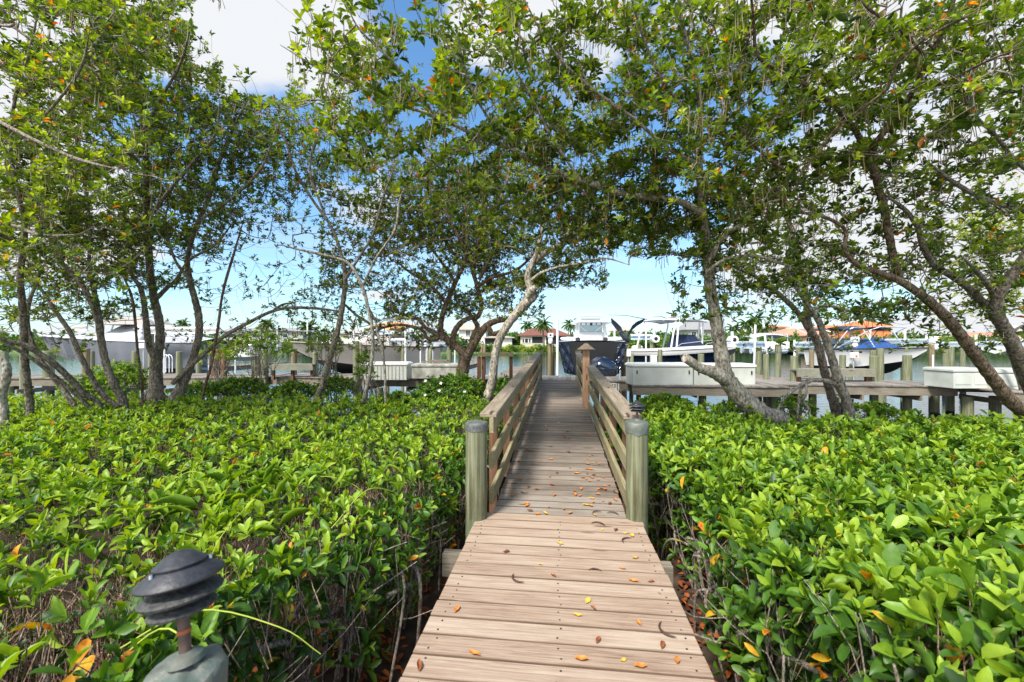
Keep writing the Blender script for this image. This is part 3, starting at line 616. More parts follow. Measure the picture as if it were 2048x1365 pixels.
PG = 'round dock pilings'
pile_defs = [  # px, y_top, width px, d, y_bottom None -> into water, material, label
 (50, 700, 13, 13.6, 'pile', 'moss stained piling through the dock behind the leaning trunks at far left'),
 (97, 703, 17, 14.5, 'pile', 'green piling beside the water, left of the grey covered boat'),
 (170, 698, 12, 15.2, 'pile_brown', 'piling carrying a small black lamp in front of the grey covered boat'),
 (187, 703, 8, 15.6, 'pile', 'thin piling just right of the lamp piling by the grey covered boat'),
 (272, 703, 11, 14.6, 'pile', 'short pale piling in front of the middle of the grey covered boat'),
 (300, 668, 9, 16.5, 'pile', 'tall piling holding the lift beam behind the twin trunks'),
 (358, 704, 11, 14.6, 'pile', 'short pale piling in front of the stern of the grey covered boat'),
 (398, 672, 10, 16.6, 'pile', 'tall piling under the white lift beam at the stern of the grey boat'),
 (452, 690, 8, 17.5, 'pile', 'thin piling right of the brown square post'),
 (508, 722, 9, 15.0, 'pile', 'short piling left of the left timber bench'),
 (530, 700, 14, 14.6, 'pile', 'stout piling at the left end of the left timber bench'),
 (588, 705, 11, 15.4, 'pile_brown', 'piling behind the left timber bench'),
 (629, 705, 10, 14.7, 'pile', 'piling at the right end of the left timber bench'),
 (712, 683, 12, 14.2, 'pile', 'tall green piling left of the slatted dock box'),
 (722, 686, 7, 14.9, 'pile_brown', 'thin brown piling touching the tall green one by the slatted box'),
 (755, 695, 8, 17.5, 'pile', 'green piling behind the slatted dock box, under the lift motor'),
 (776, 688, 7, 17.0, 'pile_brown', 'brown piling behind the middle of the slatted dock box'),
 (806, 690, 8, 17.0, 'pile', 'green piling behind the right end of the slatted dock box'),
 (860, 694, 8, 16.0, 'pile', 'green piling behind the left end of the stone topped box'),
 (901, 692, 10, 15.2, 'pile', 'green piling behind the right end of the stone topped box'),
 (962, 690, 5, 19, 'pile_brown', 'left one of two thin brown pilings behind the tall timber frame'),
 (970, 690, 5, 19, 'pile_brown', 'right one of two thin brown pilings behind the tall timber frame'),
 (1099, 690, 8, 15.6, 'pile_brown', 'piling with the white winch box, left of the dark centre boat'),
 (1107, 690, 6, 15.9, 'pile_brown', 'slimmer piling behind the winch box piling left of the dark centre boat'),
 (1248, 690, 11, 15.8, 'pile_brown', 'brown piling hugging the right side of the dark centre boat'),
 (1262, 708, 8, 15.0, 'pile', 'short piling with a small beige box on top, left of the white dock boxes'),
 (1277, 690, 9, 18.0, 'pile', 'green piling behind the left corner of the white dock boxes'),
 (1304, 680, 7, 17.3, 'pile', 'green piling under the round lift motor left of the navy boat'),
 (1319, 700, 9, 15.4, 'pile', 'short piling in front of the stern of the navy boat'),
 (1402, 709, 12, 15.0, 'pile', 'piling in front of the navy boat, behind the dock boxes'),
 (1459, 688, 6, 16.6, 'pile', 'left one of two slim pilings under the round motor right of the pale trunk'),
 (1467, 690, 6, 16.8, 'pile', 'right one of two slim pilings under the round motor right of the pale trunk'),
 (1517, 692, 11, 18.5, 'pile', 'piling under the right end of the short lift beam'),
 (1533, 710, 11, 13.6, 'pile', 'short piling on the dock right of the white dock boxes'),
 (1555, 690, 11, 20.0, 'pile', 'tall pale piling standing in open water behind the right bench'),
 (1587, 713, 13, 13.0, 'pile', 'dark topped piling at the left end of the right timber bench'),
 (1597, 692, 9, 17.5, 'pile', 'green piling behind the left end of the right timber bench'),
 (1623, 700, 8, 16.5, 'pile_brown', 'slim piling behind the right timber bench and the twin trunk'),
 (1676, 693, 9, 16.0, 'pile', 'green piling beside the stern of the blue covered boat'),
 (1684, 711, 11, 14.6, 'pile', 'short piling in front of the stern of the blue covered boat'),
 (1702, 690, 8, 15.6, 'pile', 'piling under the left lift motor of the blue covered boat'),
 (1748, 713, 14, 12.9, 'pile', 'stout foreground piling at the right end of the right timber bench'),
 (1747, 702, 11, 14.8, 'pile', 'piling just behind the stout one at the right bench end'),
 (1760, 698, 12, 14.4, 'pile', 'tall pale piling in front of the middle of the blue covered boat'),
 (1808, 702, 11, 14.9, 'pile', 'rear one of the paired pilings before the bow of the blue covered boat'),
 (1814, 711, 15, 13.3, 'pile', 'front one of the paired pilings before the bow of the blue covered boat'),
 (1863, 690, 9, 15.8, 'pile_brown', 'brown piling right of the bow of the blue covered boat'),
 (1892, 700, 11, 20.0, 'pile', 'left one of three pale pilings in the water under the right lift beam'),
 (1902, 690, 9, 20.5, 'pile', 'middle one of three pale pilings in the water under the right lift beam'),
 (1926, 698, 9, 20.0, 'pile', 'right one of three pale pilings in the water under the right lift beam'),
 (10, 700, 10, 22.0, 'pile', 'piling in the water at the far left edge'),
]
pile_w = {}
for i, (px, yt, wp, d, mt, lb) in enumerate(pile_defs):
    q = W(px, yt, d); r_ = wp * d / FPX / 2; m = MB(); h = q.z + .6; lean = random.uniform(-.012, .012)
    pr = [(r_ * (1.08 - .08 * k / 6 + random.uniform(-.02, .02)), h * k / 6) for k in range(7)]; pr.append((r_ * .85, h + .012))
    M_ = Matrix(((1, 0, lean), (0, 1, lean * .5), (0, 0, 1))); m.lathe(pr, 14, M=M_)
    o = m.build('piling', mt, smooth=True); o.location = (q.x, q.y, -.6); tag(o, lb, 'piling', PG)
# hidden-side support piles under the dock (seen below its edge)
sup = []
for px, d in ((60, 13.2), (190, 13.6), (420, 14.0), (640, 14.2), (760, 13.6), (930, 14), (1235, 13.4), (1318, 12.1), (1405, 12.2), (1500, 12.4), (1545, 13.0), (1625, 12.9), (1690, 13), (1815, 12.5), (1765, 14.5), (1870, 12.5), (1935, 11.3), (1990, 11.4), (2040, 11.5), (1900, 12.8), (20, 14)):
    q = W(px, 685, d); r_ = .10 + .02 * (d < 12); pr = [(r_ * (1.03 + random.uniform(-.02, .02)), (DK - .26 + .6) * k / 5) for k in range(6)]
    o = MB().lathe(pr, 12).build('support_piling', 'pile', dock, smooth=True); o.location = (q.x, q.y - 13.3, -.6 - DK)
# brown square post
q = W(437, 685, 14.8)
m = MB()
for dx in (-.17, .02, .2): m.box((q.x + dx, q.y, DK + .48), (.15, .12, .98))
tag(m.build('square_post', 'post_brown'), 'brown square timbers standing together on the dock, left part', 'post')
# benches
def bench(x0, x1, yt, yb, d, label):
    a = W(x0, yt, d); b = W(x1, yt, d); t = thing('bench', label, 'bench', (a.x, a.y, DK), group='plain timber benches on the dock')
    h = (yb - yt) * d / FPX
    MB().bar((a.x, a.y, a.z - h / 2), (b.x, b.y, b.z - h / 2), .05, h).build('seat_board', 'bench_wood', t, world=True)
    dy = Vector((-SA, CA, 0)) * .22
    MB().bar((a.x + dy.x, a.y + dy.y, a.z - .02), (b.x + dy.x, b.y + dy.y, a.z - .02), .38, .045).build('seat', 'bench_wood', t, world=True)
    for f in (.06, .5, .94):
        p_ = a.lerp(b, f); MB().bar((p_.x + dy.x * .6, p_.y + dy.y * .6, DK - .1), (p_.x + dy.x * .6, p_.y + dy.y * .6, a.z - .045), .09, .09, up=(0, 1, 0)).build('leg', 'post_brown', t, world=True)
bench(537, 626, 729, 741, 14.4, 'short timber bench between two pilings left of the cream boat')
bench(1594, 1750, 739, 754, 12.7, 'long timber bench between pilings behind the twin trunk at right')
# tall timber frame
t = thing('timber_frame', 'tall open timber frame with brown legs left of the ramp', 'timber frame', (*W(990, 685, 13.4).xy, DK))
a, b = W(957, 709, 13.4), W(1026, 709, 13.4); MB().bar(a, b, .12, .12).build('top_beam', 'rail_board', t, world=True)
for px in (958, 967, 1022): q = W(px, 715, 13.45); MB().bar((q.x, q.y, DK - .3), (q.x, q.y, q.z + .02), .1, .1, up=(0, 1, 0)).build('leg', 'post_brown', t, world=True)
# lattice fringe right of the ramp top
t = thing('lattice', 'white slatted lattice hanging under the dock edge right of the ramp', 'lattice', (*W(1220, 765, 13.0).xy, DK - .1))
m = MB()
for px in np.linspace(1204, 1256, 12): a = W(px, 767, 13.0); m.bar(a, a - Vector((0, 0, .24)), .035, .015, up=(0, 1, 0))
for py in (767.5, 777): m.bar(W(1202, py, 13.01), W(1258, py, 13.01), .02, .035)
m.build('slats', 'white_paint', t, world=True)
# dock boxes
def dbox(px0, px1, yt, yb, d, dep, label, mat, lid, slats=False, lat=False, name='dock_box', handles=True):
    a, b = W(px0, yb, d), W(px1, yb, d); h = (yb - yt) * d / FPX; wd = (b - a).length; c = (a + b) / 2
    dv = Vector((-SA, CA, 0)); rz = YAW; z0 = c.z
    t = thing(name, label, 'dock box', (c.x + dv.x * dep / 2, c.y + dv.y * dep / 2, z0), rz, group='storage boxes on the dock')
    MB().box((0, 0, (h - .09) / 2), (wd - .05, dep, h - .09)).build('body', mat, t, bevel=.012)
    m = MB().box((0, 0, h - .05), (wd, dep + .05, .075)); m.box((0, 0, h - .005), (wd - .06, dep - .02, .03)); m.build('lid', lid, t, bevel=.015)
    if slats:
        m = MB(); k = int(wd / .11)
        for i in range(k): m.box((-wd / 2 + .05 + i * (wd - .1) / (k - 1), -dep / 2 - .008, (h - .1) / 2), (.018, .014, h - .12))
        m.build('slats', 'concrete', t)
    if handles:
        for s_ in (-1, 1): MB().box((s_ * (wd / 2 - .14), -dep / 2 - .012, h * .62), (.03, .02, .10)).build('latch', 'black_rubber', t)
    if lat:
        m = MB()
        for s_ in (-.25, .25): m.box((s_ * wd, -dep / 2 - .006, h * .48), (wd * .4, .012, h * .55))
        m.build('panel', mat, t, bevel=.004)
dbox(1264, 1388, 728, 772, 11.9, .75, 'long white dock box, left one of the pair right of the ramp', 'box_white', 'box_lid')
dbox(1387, 1513, 729, 774, 11.9, .75, 'long white dock box behind the pale leaning trunk, right one of the pair', 'box_white', 'box_lid')
dbox(722, 816, 726, 761, 13.6, .7, 'pale slatted dock box left of the bushy tree', 'box_white', 'box_lid', slats=True, handles=False)
dbox(822, 925, 729, 758, 13.4, .7, 'stained stone grey box half hidden by the white flowered shrub', 'concrete', 'concrete', handles=False)
dbox(1906, 1985, 738, 778, 10.9, .8, 'weathered white dock box with panels at the far right of the dock', 'box_white', 'box_white', lat=True, handles=False)
dbox(1990, 2120, 740, 781, 10.7, .8, 'weathered white dock box cut by the right edge of the view', 'box_white', 'box_white', lat=True, handles=False)
# clutter on the stone box: orange brown boards
q = W(868, 726, 13.6); m = MB(); m.box((0, 0, .03), (.9, .25, .03), rz=.1); m.box((.1, .05, .065), (.6, .2, .03), rz=-.05)
o = m.build('scrap_board', 'rail_wood'); o.location = (q.x, q.y + .2, q.z); tag(o, 'loose brown boards lying on the stone grey dock box', 'boards')
# small lamp on left piling
q = W(170, 697, 15.2); pagoda((q.x, q.y, q.z - .05), .2, label='small dark lamp cap on a piling before the grey covered boat')
# white PVC guide poles
for px, yt, yb, d, wp, lb in ((329, 664, 740, 16.2, 3, 'white pole beside the stern of the grey covered boat'), (471, 680, 740, 17, 3, 'white pole left of the left timber bench'), (418, 690, 735, 17, 3, 'short white pole near the brown square post'),
    (555, 650, 700, 22, 3, 'thin white pole behind the cream boat bow'), (615, 635, 700, 18.5, 3, 'tall white pole left of the cream boat tan canopy'), (708, 640, 748, 15.0, 4, 'tall white pole right of the cream boat beside a green piling'), (811, 650, 726, 16.6, 4, 'white pole right of the small lift beam'),
    (841, 650, 728, 16.8, 3, 'white pole left of the stone topped box'), (910, 655, 727, 17, 3, 'white pole behind the bushy tree'), (1115, 639, 757, 15.2, 5, 'tallest white pole, left of the dark centre boat'),
    (1229, 640, 690, 17.5, 4, 'white pole behind the heron'), (1241, 692, 757, 15.3, 3, 'white pole at the right flank of the dark centre boat'), (1292, 655, 728, 17.2, 3, 'white pole left of the navy boat'), (1404, 655, 690, 18, 4, 'white pole behind the navy boat bow'),
    (1505, 650, 728, 17, 4, 'slanting white pole left of the dock pilings'), (1589, 680, 712, 17, 4, 'white pole above the right timber bench'), (1527, 640, 710, 17.3, 4, 'slanting grey pole right of the white dock boxes'), (1701, 655, 690, 16.5, 4, 'white pole behind the bimini canopy'), (1740, 660, 690, 17.5, 4, 'short white pole before the orange house'),
    (1810, 659, 690, 17.5, 4, 'white pole above the blue boat cover'), (1853, 657, 690, 17.5, 4, 'white pole left of the right lift motor'), (1866, 710, 758, 15.2, 3, 'white pole behind the bow of the blue covered boat'), (1822, 722, 752, 13.6, 3, 'short white pole beside the paired pilings'), (1766, 724, 756, 14.6, 3, 'short white pole right of the tall pale piling'),
    (1240, 741, 760, 12.9, 2, 'short white pipe right of the ramp rail'), (1952, 670, 700, 18, 4, 'white pole behind the big dark trunk')):
    a = W(px, yb, d); b = W(px, yt, d)
    if px == 1505: b = W(1511, yt, d)
    if px == 1527: a, b = W(1534, 708, d), W(1526, yt, d)
    if yb > 720: a.z = -.3 if d > 15 else a.z
    o = MB().tube([(0, 0, 0), b - a], wp * d / FPX / 2, 8).build('guide_pole', 'white_pvc', smooth=True); o.location = a; tag(o, lb, 'pole', 'white lift guide poles')
# boat lifts: beam + motors
def lift(px0, px1, y, hgt, d0, d1, motors, label, mat='lift_beam'):
    a, b = W(px0, y, d0), W(px1, y, d1); t = thing('boat_lift', label, 'boat lift', a, group='boat lifts'); h = hgt * (d0 + d1) / 2 / FPX
    m = MB(); m.bar(a, b, .03, h); m.bar(a + Vector((0, 0, h / 2)), b + Vector((0, 0, h / 2)), .16, .03); m.bar(a - Vector((0, 0, h / 2)), b - Vector((0, 0, h / 2)), .16, .03); m.build('beam', mat, t, world=True)
    m = MB().tube([a + Vector((0, 0, h * .8)), b + Vector((0, 0, h * .8))], .03, 8); m.build('drive_shaft', 'alu', t, world=True, smooth=True)
    for (px, py, sz, dd, kind) in motors:
        q = W(px, py, dd); s_ = sz * dd / FPX / 2; fwd = Vector((-SA, CA, 0))
        if kind == 'round':
            m = MB().tube([q - fwd * .12, q + fwd * .16], s_, 18); o = m.build('motor', 'white_gel', t, world=True, smooth=True)
            MB().tube([q - fwd * .13, q - fwd * .121], s_ * .5, 14).build('vent', 'vent_black', o, world=True)
            MB().tube([q + fwd * .02 + Vector((-.02, 0, s_ * .9)), q + fwd * .02 + Vector((-.02, 0, s_ * 2.1))], s_ * .4, 10).build('gearbox', 'alu', o, world=True, smooth=True)
        else:
            m = MB().box(q, (s_ * 2, s_ * 2, s_ * 2.1), rz=YAW); o = m.build('motor', 'white_gel', t, world=True, bevel=.02)
            MB().tube([q - fwd * (s_ + .012), q - fwd * (s_ - .01)], s_ * .3, 12).build('vent', 'vent_black', o, world=True)
            MB().lathe([(s_ * .7, 0), (s_ * .95, s_ * .5), (s_ * .9, s_ * 1.5), (s_ * .6, s_ * 1.9)], 12, c=q - Vector((0, 0, s_ * 3))).build('gearbox', 'white_gel', o, world=True, smooth=True)
lift(270, 440, 663, 9, 16.4, 16.8, [(283, 658, 15, 16.3, 'box')], 'pale lift beam above the stern of the grey covered boat', 'white_paint')
lift(150, 175, 658, 8, 17, 17, [], 'short white lift beam end above the bow of the grey covered boat', 'white_paint')
lift(727, 780, 665, 7, 20, 20, [(724, 662, 10, 19.8, 'box')], 'blue and white lift beam right of the cream boat')
lift(760, 812, 684, 6, 17, 17, [(752, 684, 14, 16.8, 'round')], 'grey lift beam over the slatted dock box', 'alu')
lift(828, 900, 684, 7, 18.5, 18.5, [(850, 684, 10, 18.2, 'box')], 'grey lift beam behind the bushy tree', 'alu')
lift(1262, 1312, 676, 7, 18, 17.6, [(1310, 678, 15, 17.0, 'round')], 'lift beam between the heron and the navy boat')
lift(1460, 1530, 691, 8, 17, 17.4, [(1466, 680, 16, 16.6, 'round')], 'blue lift beam right of the pale leaning trunk')
lift(1588, 1690, 691, 7, 17, 17, [(1505, 683, 9, 18.5, 'box')], 'long blue lift beam behind the twin trunk')
lift(1640, 1862, 684, 6, 16.5, 17.5, [(1710, 680, 11, 15.5, 'box'), (1870, 680, 13, 15.8, 'box')], 'silver lift beam behind the blue covered boat', 'alu')
lift(1862, 2030, 690, 6, 18, 18.5, [], 'silver lift beam right of the blue covered boat', 'alu')
t = thing('winch', 'white winch box on the brown piling left of the dark centre boat', 'winch', W(1101, 680, 15.5))
MB().box((0, 0, .16), (.20, .18, .17), rz=YAW).build('motor', 'white_gel', t, bevel=.015); MB().lathe([(.07, -.14), (.09, -.05), (.085, .04), (.07, .07)], 14).build('gearbox', 'white_gel', t, smooth=True); MB().tube([(0, -.095, .17), (0, -.088, .17)], .04, 12).build('vent', 'vent_black', t)
# power boxes
for px, py, sx, sz, d, lb in ((1307, 718, 12, 14, 15.2, 'small white electric box before the stern of the navy boat'), (1257, 707, 8, 13, 15, 'small beige electric box on a piling beside the heron'), (1708, 711, 13, 12, 15.2, 'white electric box with an orange sticker by the blue covered boat'), (286, 692, 11, 10, 15.5, 'small beige electric box behind the twin trunks at left')):
    q = W(px, py, d); s = d / FPX; t = thing('power_box', lb, 'electric box', q, YAW, group='electric boxes on the dock'); MB().box((0, 0, 0), (sx * s, .14, sz * s)).build('housing', 'box_lid', t, bevel=.01)
    if px == 1708: MB().box((.03, -.074, -.03), (.07, .008, .07)).build('sticker', 'orange_sign', t)
    MB().tube([(0, .02, -sz * s / 2), (0, .02, -sz * s / 2 - .8)], .018, 6).build('conduit', 'alu', t)
# ladder hoops
for px, py, d, lb in ((332, 720, 14.9, 'white ladder hoop beside the grey covered boat stern'), (859, 705, 16, 'white ladder hoops behind the stone topped box')):
    q = W(px, py, d); t = MB()
    for off in (0, .12): t.tube([(-.13, off, -.45), (-.13, off, .05), (-.09, off, .14), (0, off, .18), (.09, off, .14), (.13, off, .05), (.13, off, -.45)], .016, 6)
    o = t.build('ladder', 'white_pvc', smooth=True); o.location = q; tag(o, lb, 'ladder')
# ------------------------------------------------------------------ boats (bow = +x, built at the origin, keel on z = 0)
def hull_sections(L, B, H, flare=.86, rake=.55, sheer=.3, ns=22, full=2.6, stern=.95):
    S = []
    for i in range(ns):
        t = i / (ns - 1); ws = B / 2 * (stern + (1 - stern) * min(1, t / .3)) * (1 - max(0, (t - .38) / .62) ** full)
        wc = ws * flare * (1 - .5 * max(0, (t - .45) / .55) ** 1.5); zs = H * (1 + sheer * t * t)
        zc = H * (.30 + .42 * max(0, (t - .4) / .6) ** 2); zk = H * (0 + .98 * max(0, (t - .62) / .38) ** 2.2)
        zc = max(zc, zk + .001)
        x = t * L * (1 - 0) ; S.append((x, ws, wc, zs, zc, zk))
    return S
def make_hull(par, S, side, bottom, rub='white_gel', deck='white_gel', split=None, topband=None):
    L = S[-1][0]; ns = len(S)
    def strip_(rows, name, mat, smooth=True, p=par):
        vs = []; fs = []; k = len(rows[0])
        for r in rows: vs += r
        for i in range(len(rows) - 1):
            for j in range(k - 1): fs.append((i * k + j, (i + 1) * k + j, (i + 1) * k + j + 1, i * k + j + 1))
        return MB().add(vs, fs).build(name, mat, p, smooth=smooth)
    def xo(s, z): # raked stem: push upper points forward near the bow
        t = s[0] / L; return s[0] + .10 * L * max(0, (t - .6) / .4) ** 2 * (z / S[-1][3])
    def q(s, w_, z): return (xo(s, z), w_, z)
    rows = []
    for s in S:
        x, ws, wc, zs, zc, zk = s; m1 = (wc + (ws - wc) * .35, zc + (zs - zc) * .5); m2 = (wc + (ws - wc) * .72, zc + (zs - zc) * .8)
        rows.append([q(s, ws, zs), q(s, m2[0], m2[1]), q(s, *m1), q(s, wc, zc)])
    full = [r + [] for r in rows]
    strip_(rows, 'hull_side', side); strip_([[(v[0], -v[1], v[2]) for v in r][::-1] for r in rows], 'hull_side', side)
    strip_([[q(s, s[2], s[4]), q(s, s[2] * .5, (s[4] + s[5]) / 2 - .01), q(s, 0, s[5]), q(s, -s[2] * .5, (s[4] + s[5]) / 2 - .01), q(s, -s[2], s[4])] for s in S], 'hull_bottom', bottom)
    s = S[0]; MB().add([q(s, s[1], s[3]), q(s, s[2], s[4]), q(s, 0, s[5]), q(s, -s[2], s[4]), q(s, -s[1], s[3])], [(0, 1, 2, 3, 4)]).build('transom', side, par)
    strip_([[q(s, s[1], s[3]), q(s, s[1] * .5, s[3] + .04), q(s, 0, s[3] + .05), q(s, -s[1] * .5, s[3] + .04), q(s, -s[1], s[3])][::-1] for s in S], 'deck', deck)
    pts = [Vector(q(s, s[1], s[3])) for s in S] + [Vector(q(s, -s[1], s[3])) for s in S[::-1]][1:]
    MB().tube(pts, .035, 6).build('rub_rail', rub, par, smooth=True)
    return q
def arch(mb, x, w_, z0, z1, r=.025, dx=0):
    mb.tube([(x, -w_, z0), (x + dx * .8, -w_ * .97, z0 + (z1 - z0) * .85), (x + dx, -w_ * .85, z1), (x + dx, w_ * .85, z1), (x + dx * .8, w_ * .97, z0 + (z1 - z0) * .85), (x, w_, z0)], r, 8)
def canopy_sheet(par, name, mat, x0, x1, w_, z, crown=.12, sag=.0, drop=.1, th=.03):
    vs = []; fs = []; nx, ny = 10, 9
    for i in range(nx):
        u = i / (nx - 1)
        for j in range(ny):
            v = j / (ny - 1) * 2 - 1; vs.append((x0 + (x1 - x0) * u, v * w_, z + crown * (1 - v * v) - drop * (2 * u - 1) ** 2 - sag * abs(math.sin(u * math.pi * 2)) * .5))
    for i in range(nx - 1):
        for j in range(ny - 1): a = i * ny + j; fs.append((a, a + ny, a + ny + 1, a + 1))
    o = MB().add(vs, fs).build(name, mat, par, smooth=True); md = o.modifiers.new('thick', 'SOLIDIFY'); md.thickness = th; return o
def boat(label, bow_px, stern_px, y_keel, d0, d1, name='boat'):
    """place: stern at (stern_px,d0) bow at (bow_px,d1)"""
    a, b = W(stern_px, HORZ, d0), W(bow_px, HORZ, d1); v = b - a; z = CAMZ + (HORZ - y_keel) / FPX * (d0 + d1) / 2
    return thing(name, label, 'boat', (a.x, a.y, z), math.atan2(v.y, v.x), group='boats on lifts along the dock'), v.length
# 1 grey covered boat
t, L = boat('large boat under a two tone grey cover on a lift at left', 90, 425, 741, 18.4, 17.6)
S = hull_sections(L * .92, 2.5, 1.15, sheer=.28); make_hull(t, S, 'grey_cloth', 'navy_gel', deck='lightgrey_cloth', rub='grey_cloth')
# the drape: skirt outside the hull sides, scalloped near the bow
for sg in (-1, 1):
    vs, fs = [], []; n_ = 60
    for i in range(n_):
        u = i / (n_ - 1); x = u * L * .93 - .08; k = min(int(u * 21), 21); s = S[k]; wv = .03 * math.sin(u * 60) + .02 * math.sin(u * 23 + 1)
        low = .12 + .5 * max(0, (u - .62) / .38) ** .7; zt = s[3] + .02
        for j, (f, o_) in enumerate(((1, .03), (.66, .05), (.33, .06), (0, .07))):
            z = low * 1.15 + (zt - low * 1.15) * f; wd = s[2] + (s[1] - s[2]) * f; vs.append((x + .10 * L * max(0, (u - .6) / .4) ** 2 * z / S[-1][3] * .9, sg * (wd + o_ + wv * (1 - f) * 1.3 + .12 * (1 - f) * (1 - u)), z))
    for i in range(n_ - 1):
        for j in range(3): a = i * 4 + j; fs.append((a, a + 4, a + 5, a + 1))
    MB().add(vs, fs).build('cover_skirt', 'grey_cloth', t, smooth=True)
vs, fs = [], []; n_ = 40                                     # tent top
for i in range(n_):
    u = i / (n_ - 1); x = -.06 + u * L * .95; k = min(int(u * 21), 21); s = S[k]; ridge = .05 + .82 * math.exp(-((u - .42) / .24) ** 2) * (1 if u > .1 else .8) + .12 * (1 - u)
    xx = x + .10 * L * max(0, (u - .6) / .4) ** 2 * .95
    for j in range(9):
        v = j / 4 - 1; vs.append((xx, v * (s[1] + .05), s[3] + .03 + ridge * max(0, 1 - abs(v)) ** .8 * (1 - .1 * math.cos(u * 38))))
for i in range(n_ - 1):
    for j in range(8): a = i * 9 + j; fs.append((a, a + 1, a + 10, a + 9))
MB().add(vs, fs).build('cover_top', 'lightgrey_cloth', t, smooth=True)
zt = (741 - 651) * 18 / FPX; x0 = L * .46
m = MB(); pr = [(1.30, zt), (1.25, zt + .04), (.52, zt + .36)]; vs = [(x0 + sx * r_ * .75 - .0, sy * r_ * .8, z) for r_, z in pr for sx, sy in ((-1, -1), (1, -1), (1, 1), (-1, 1))]
fs = [(3, 2, 1, 0), (8, 9, 10, 11)]
for i in range(2):
    for k in range(4): fs.append((i * 4 + k, i * 4 + (k + 1) % 4, i * 4 + 4 + (k + 1) % 4, i * 4 + 4 + k))
m.add(vs, fs).build('tower_cover', 'beigegrey_cloth', t)
m = MB()
for sx in (-.6, .6):
    for sy in (-.6, .6): m.tube([(x0 + sx, sy, 1.6), (x0 + sx * .8, sy, zt)], .03, 6)
m.build('tower_legs', 'alu', t)
# 2 cream cruiser with tan canopy, bow to the left and toward us
t, L = boat('cream motor cruiser with a black bottom and tan canopy behind the left bench', 612, 852, 748, 19.5, 15.4)
t.scale = (1, 1, .86); S = hull_sections(L, 2.4, 1.28, sheer=.18, flare=.8); q_ = make_hull(t, S, 'cream_gel', 'black_bottom', rub='pipe_metal', deck='cream_gel')
vs, fs = [], []; n_ = 24                                     # rounded cabin trunk
for i in range(n_):
    u = i / (n_ - 1); x = L * (.22 + .70 * u); wd = .95 * (1 - max(0, (u - .35) / .65) ** 2.2) + .05; hh = (.62 * (1 - u ** 2.4) + .02) * min(1, .85 + u); zb = 1.28 * (1 + .18 * (.22 + .7 * u) ** 2)
    for j in range(13):
        a = math.pi * j / 12; vs.append((x, -wd * math.cos(a), zb - .02 + hh * math.sin(a) ** .55))
for i in range(n_ - 1):
    for j in range(12): a = i * 13 + j; fs.append((a, a + 1, a + 14, a + 13))
fs.append(tuple(range(13))); cb = MB().add(vs, fs).build('cabin', 'cream_gel', t, smooth=True)
for sg in (-1, 1):
    for u in (.42, .58): MB().box((L * u, sg * .93, 1.62), (.5, .06, .10)).build('porthole', 'dark_glass', cb)
MB().box((L * .70, 0, 1.93), (.7, .7, .03)).build('hatch', 'dark_glass', cb)
canopy_sheet(t, 'canopy', 'tan_cloth', L * .12, L * .48, 1.0, 2.26, crown=.30, drop=.22)
m = MB()
for x in (.12, .3, .48): arch(m, L * x, 1.0, 1.35, 2.25 - (.2 if x != .3 else 0), .022)
m.build('canopy_frame', 'alu', t, smooth=True)
m = MB()
for sg in (-1, 1): m.tube([(L * .5, sg * 1.0, 1.4), (L * .7, sg * .9, 1.95 - .1), (L * .95, sg * .35, 2.0), (L * 1.07, 0, 2.0)], .016, 6)
for u, wd in ((.6, .98), (.75, .8), (.88, .55)): 
    for sg in (-1, 1): m.tube([(L * u, sg * wd, 1.4), (L * u, sg * wd * .95, 1.95)], .012, 6)
m.build('bow_rail', 'alu', t, smooth=True)
MB().box((L * .35, 0, 1.55), (1.0, 1.7, .5)).build('windscreen', 'glass', t, bevel=.1)
# 3 dark centre boat, seen end on
t = thing('boat', 'large black hulled boat seen end on beyond the ramp, white tower above', 'boat', (0, 0, 0), 0, group='boats on lifts along the dock')
L = 9.0; B = 2.44; c0 = W(1184, 685, 15.2); zk = W(1184, 757, 15.2).z; aim = math.atan2(c0.y, c0.x) + .04; t.rotation_euler = (0, 0, aim); t.location = (c0.x, c0.y, zk)
S = hull_sections(L, B, 1.32, sheer=.10, flare=.80, stern=.99); S = [(s[0], s[1], s[2], s[3], max(s[5] + .02, s[4] - .22), s[5]) for s in S]
make_hull(t, S, 'black_gel', 'black_bottom', rub='lightgrey_cloth', deck='white_gel')
hw, cw_, H_ = S[0][1], S[0][2], S[0][3]
m = MB(); m.box((1.6, 0, H_ + .34 * .56), (1.2, 1.02, .36)); m.build('console', 'white_gel', t, bevel=.1)
m = MB(); m.box((1.2, 0, H_ + .90 * .56), (.04, .88, .32)); m.build('windscreen', 'lens_pale', t, bevel=.03)
m = MB()
for sg in (-1, 1):
    m.tube([(1.0, sg * .64, H_ + .05 * .56), (1.15, sg * .50, H_ + 1.32 * .56)], .035, 8); m.tube([(2.5, sg * .66, H_ + .05 * .56), (2.3, sg * .54, H_ + 1.32 * .56)], .035, 8); m.tube([(1.1, sg * .15, H_ + .7 * .56), (1.1, sg * .5, H_ + 1.2 * .56)], .018, 6)
    m.bar((1.02, sg * .56, H_ + .3 * .56), (1.16, sg * .50, H_ + 1.2 * .56), .12, .05, up=(1, 0, 0))
m.build('tower_frame', 'white_gel', t, smooth=True)
m = MB(); vs = []; ng = 28
for (rr, z) in ((.98, H_ + 1.28 * .56), (1.06, H_ + 1.33 * .56), (1.0, H_ + 1.40 * .56), (.7, H_ + 1.47 * .56)):
    for k in range(ng): a = 2 * math.pi * k / ng; ca_, sa_ = math.cos(a), math.sin(a); vs.append((1.75 + 1.15 * rr * abs(ca_) ** .6 * (1 if ca_ > 0 else -1), .76 * 1.0 * rr * abs(sa_) ** .7 * (1 if sa_ > 0 else -1), z))
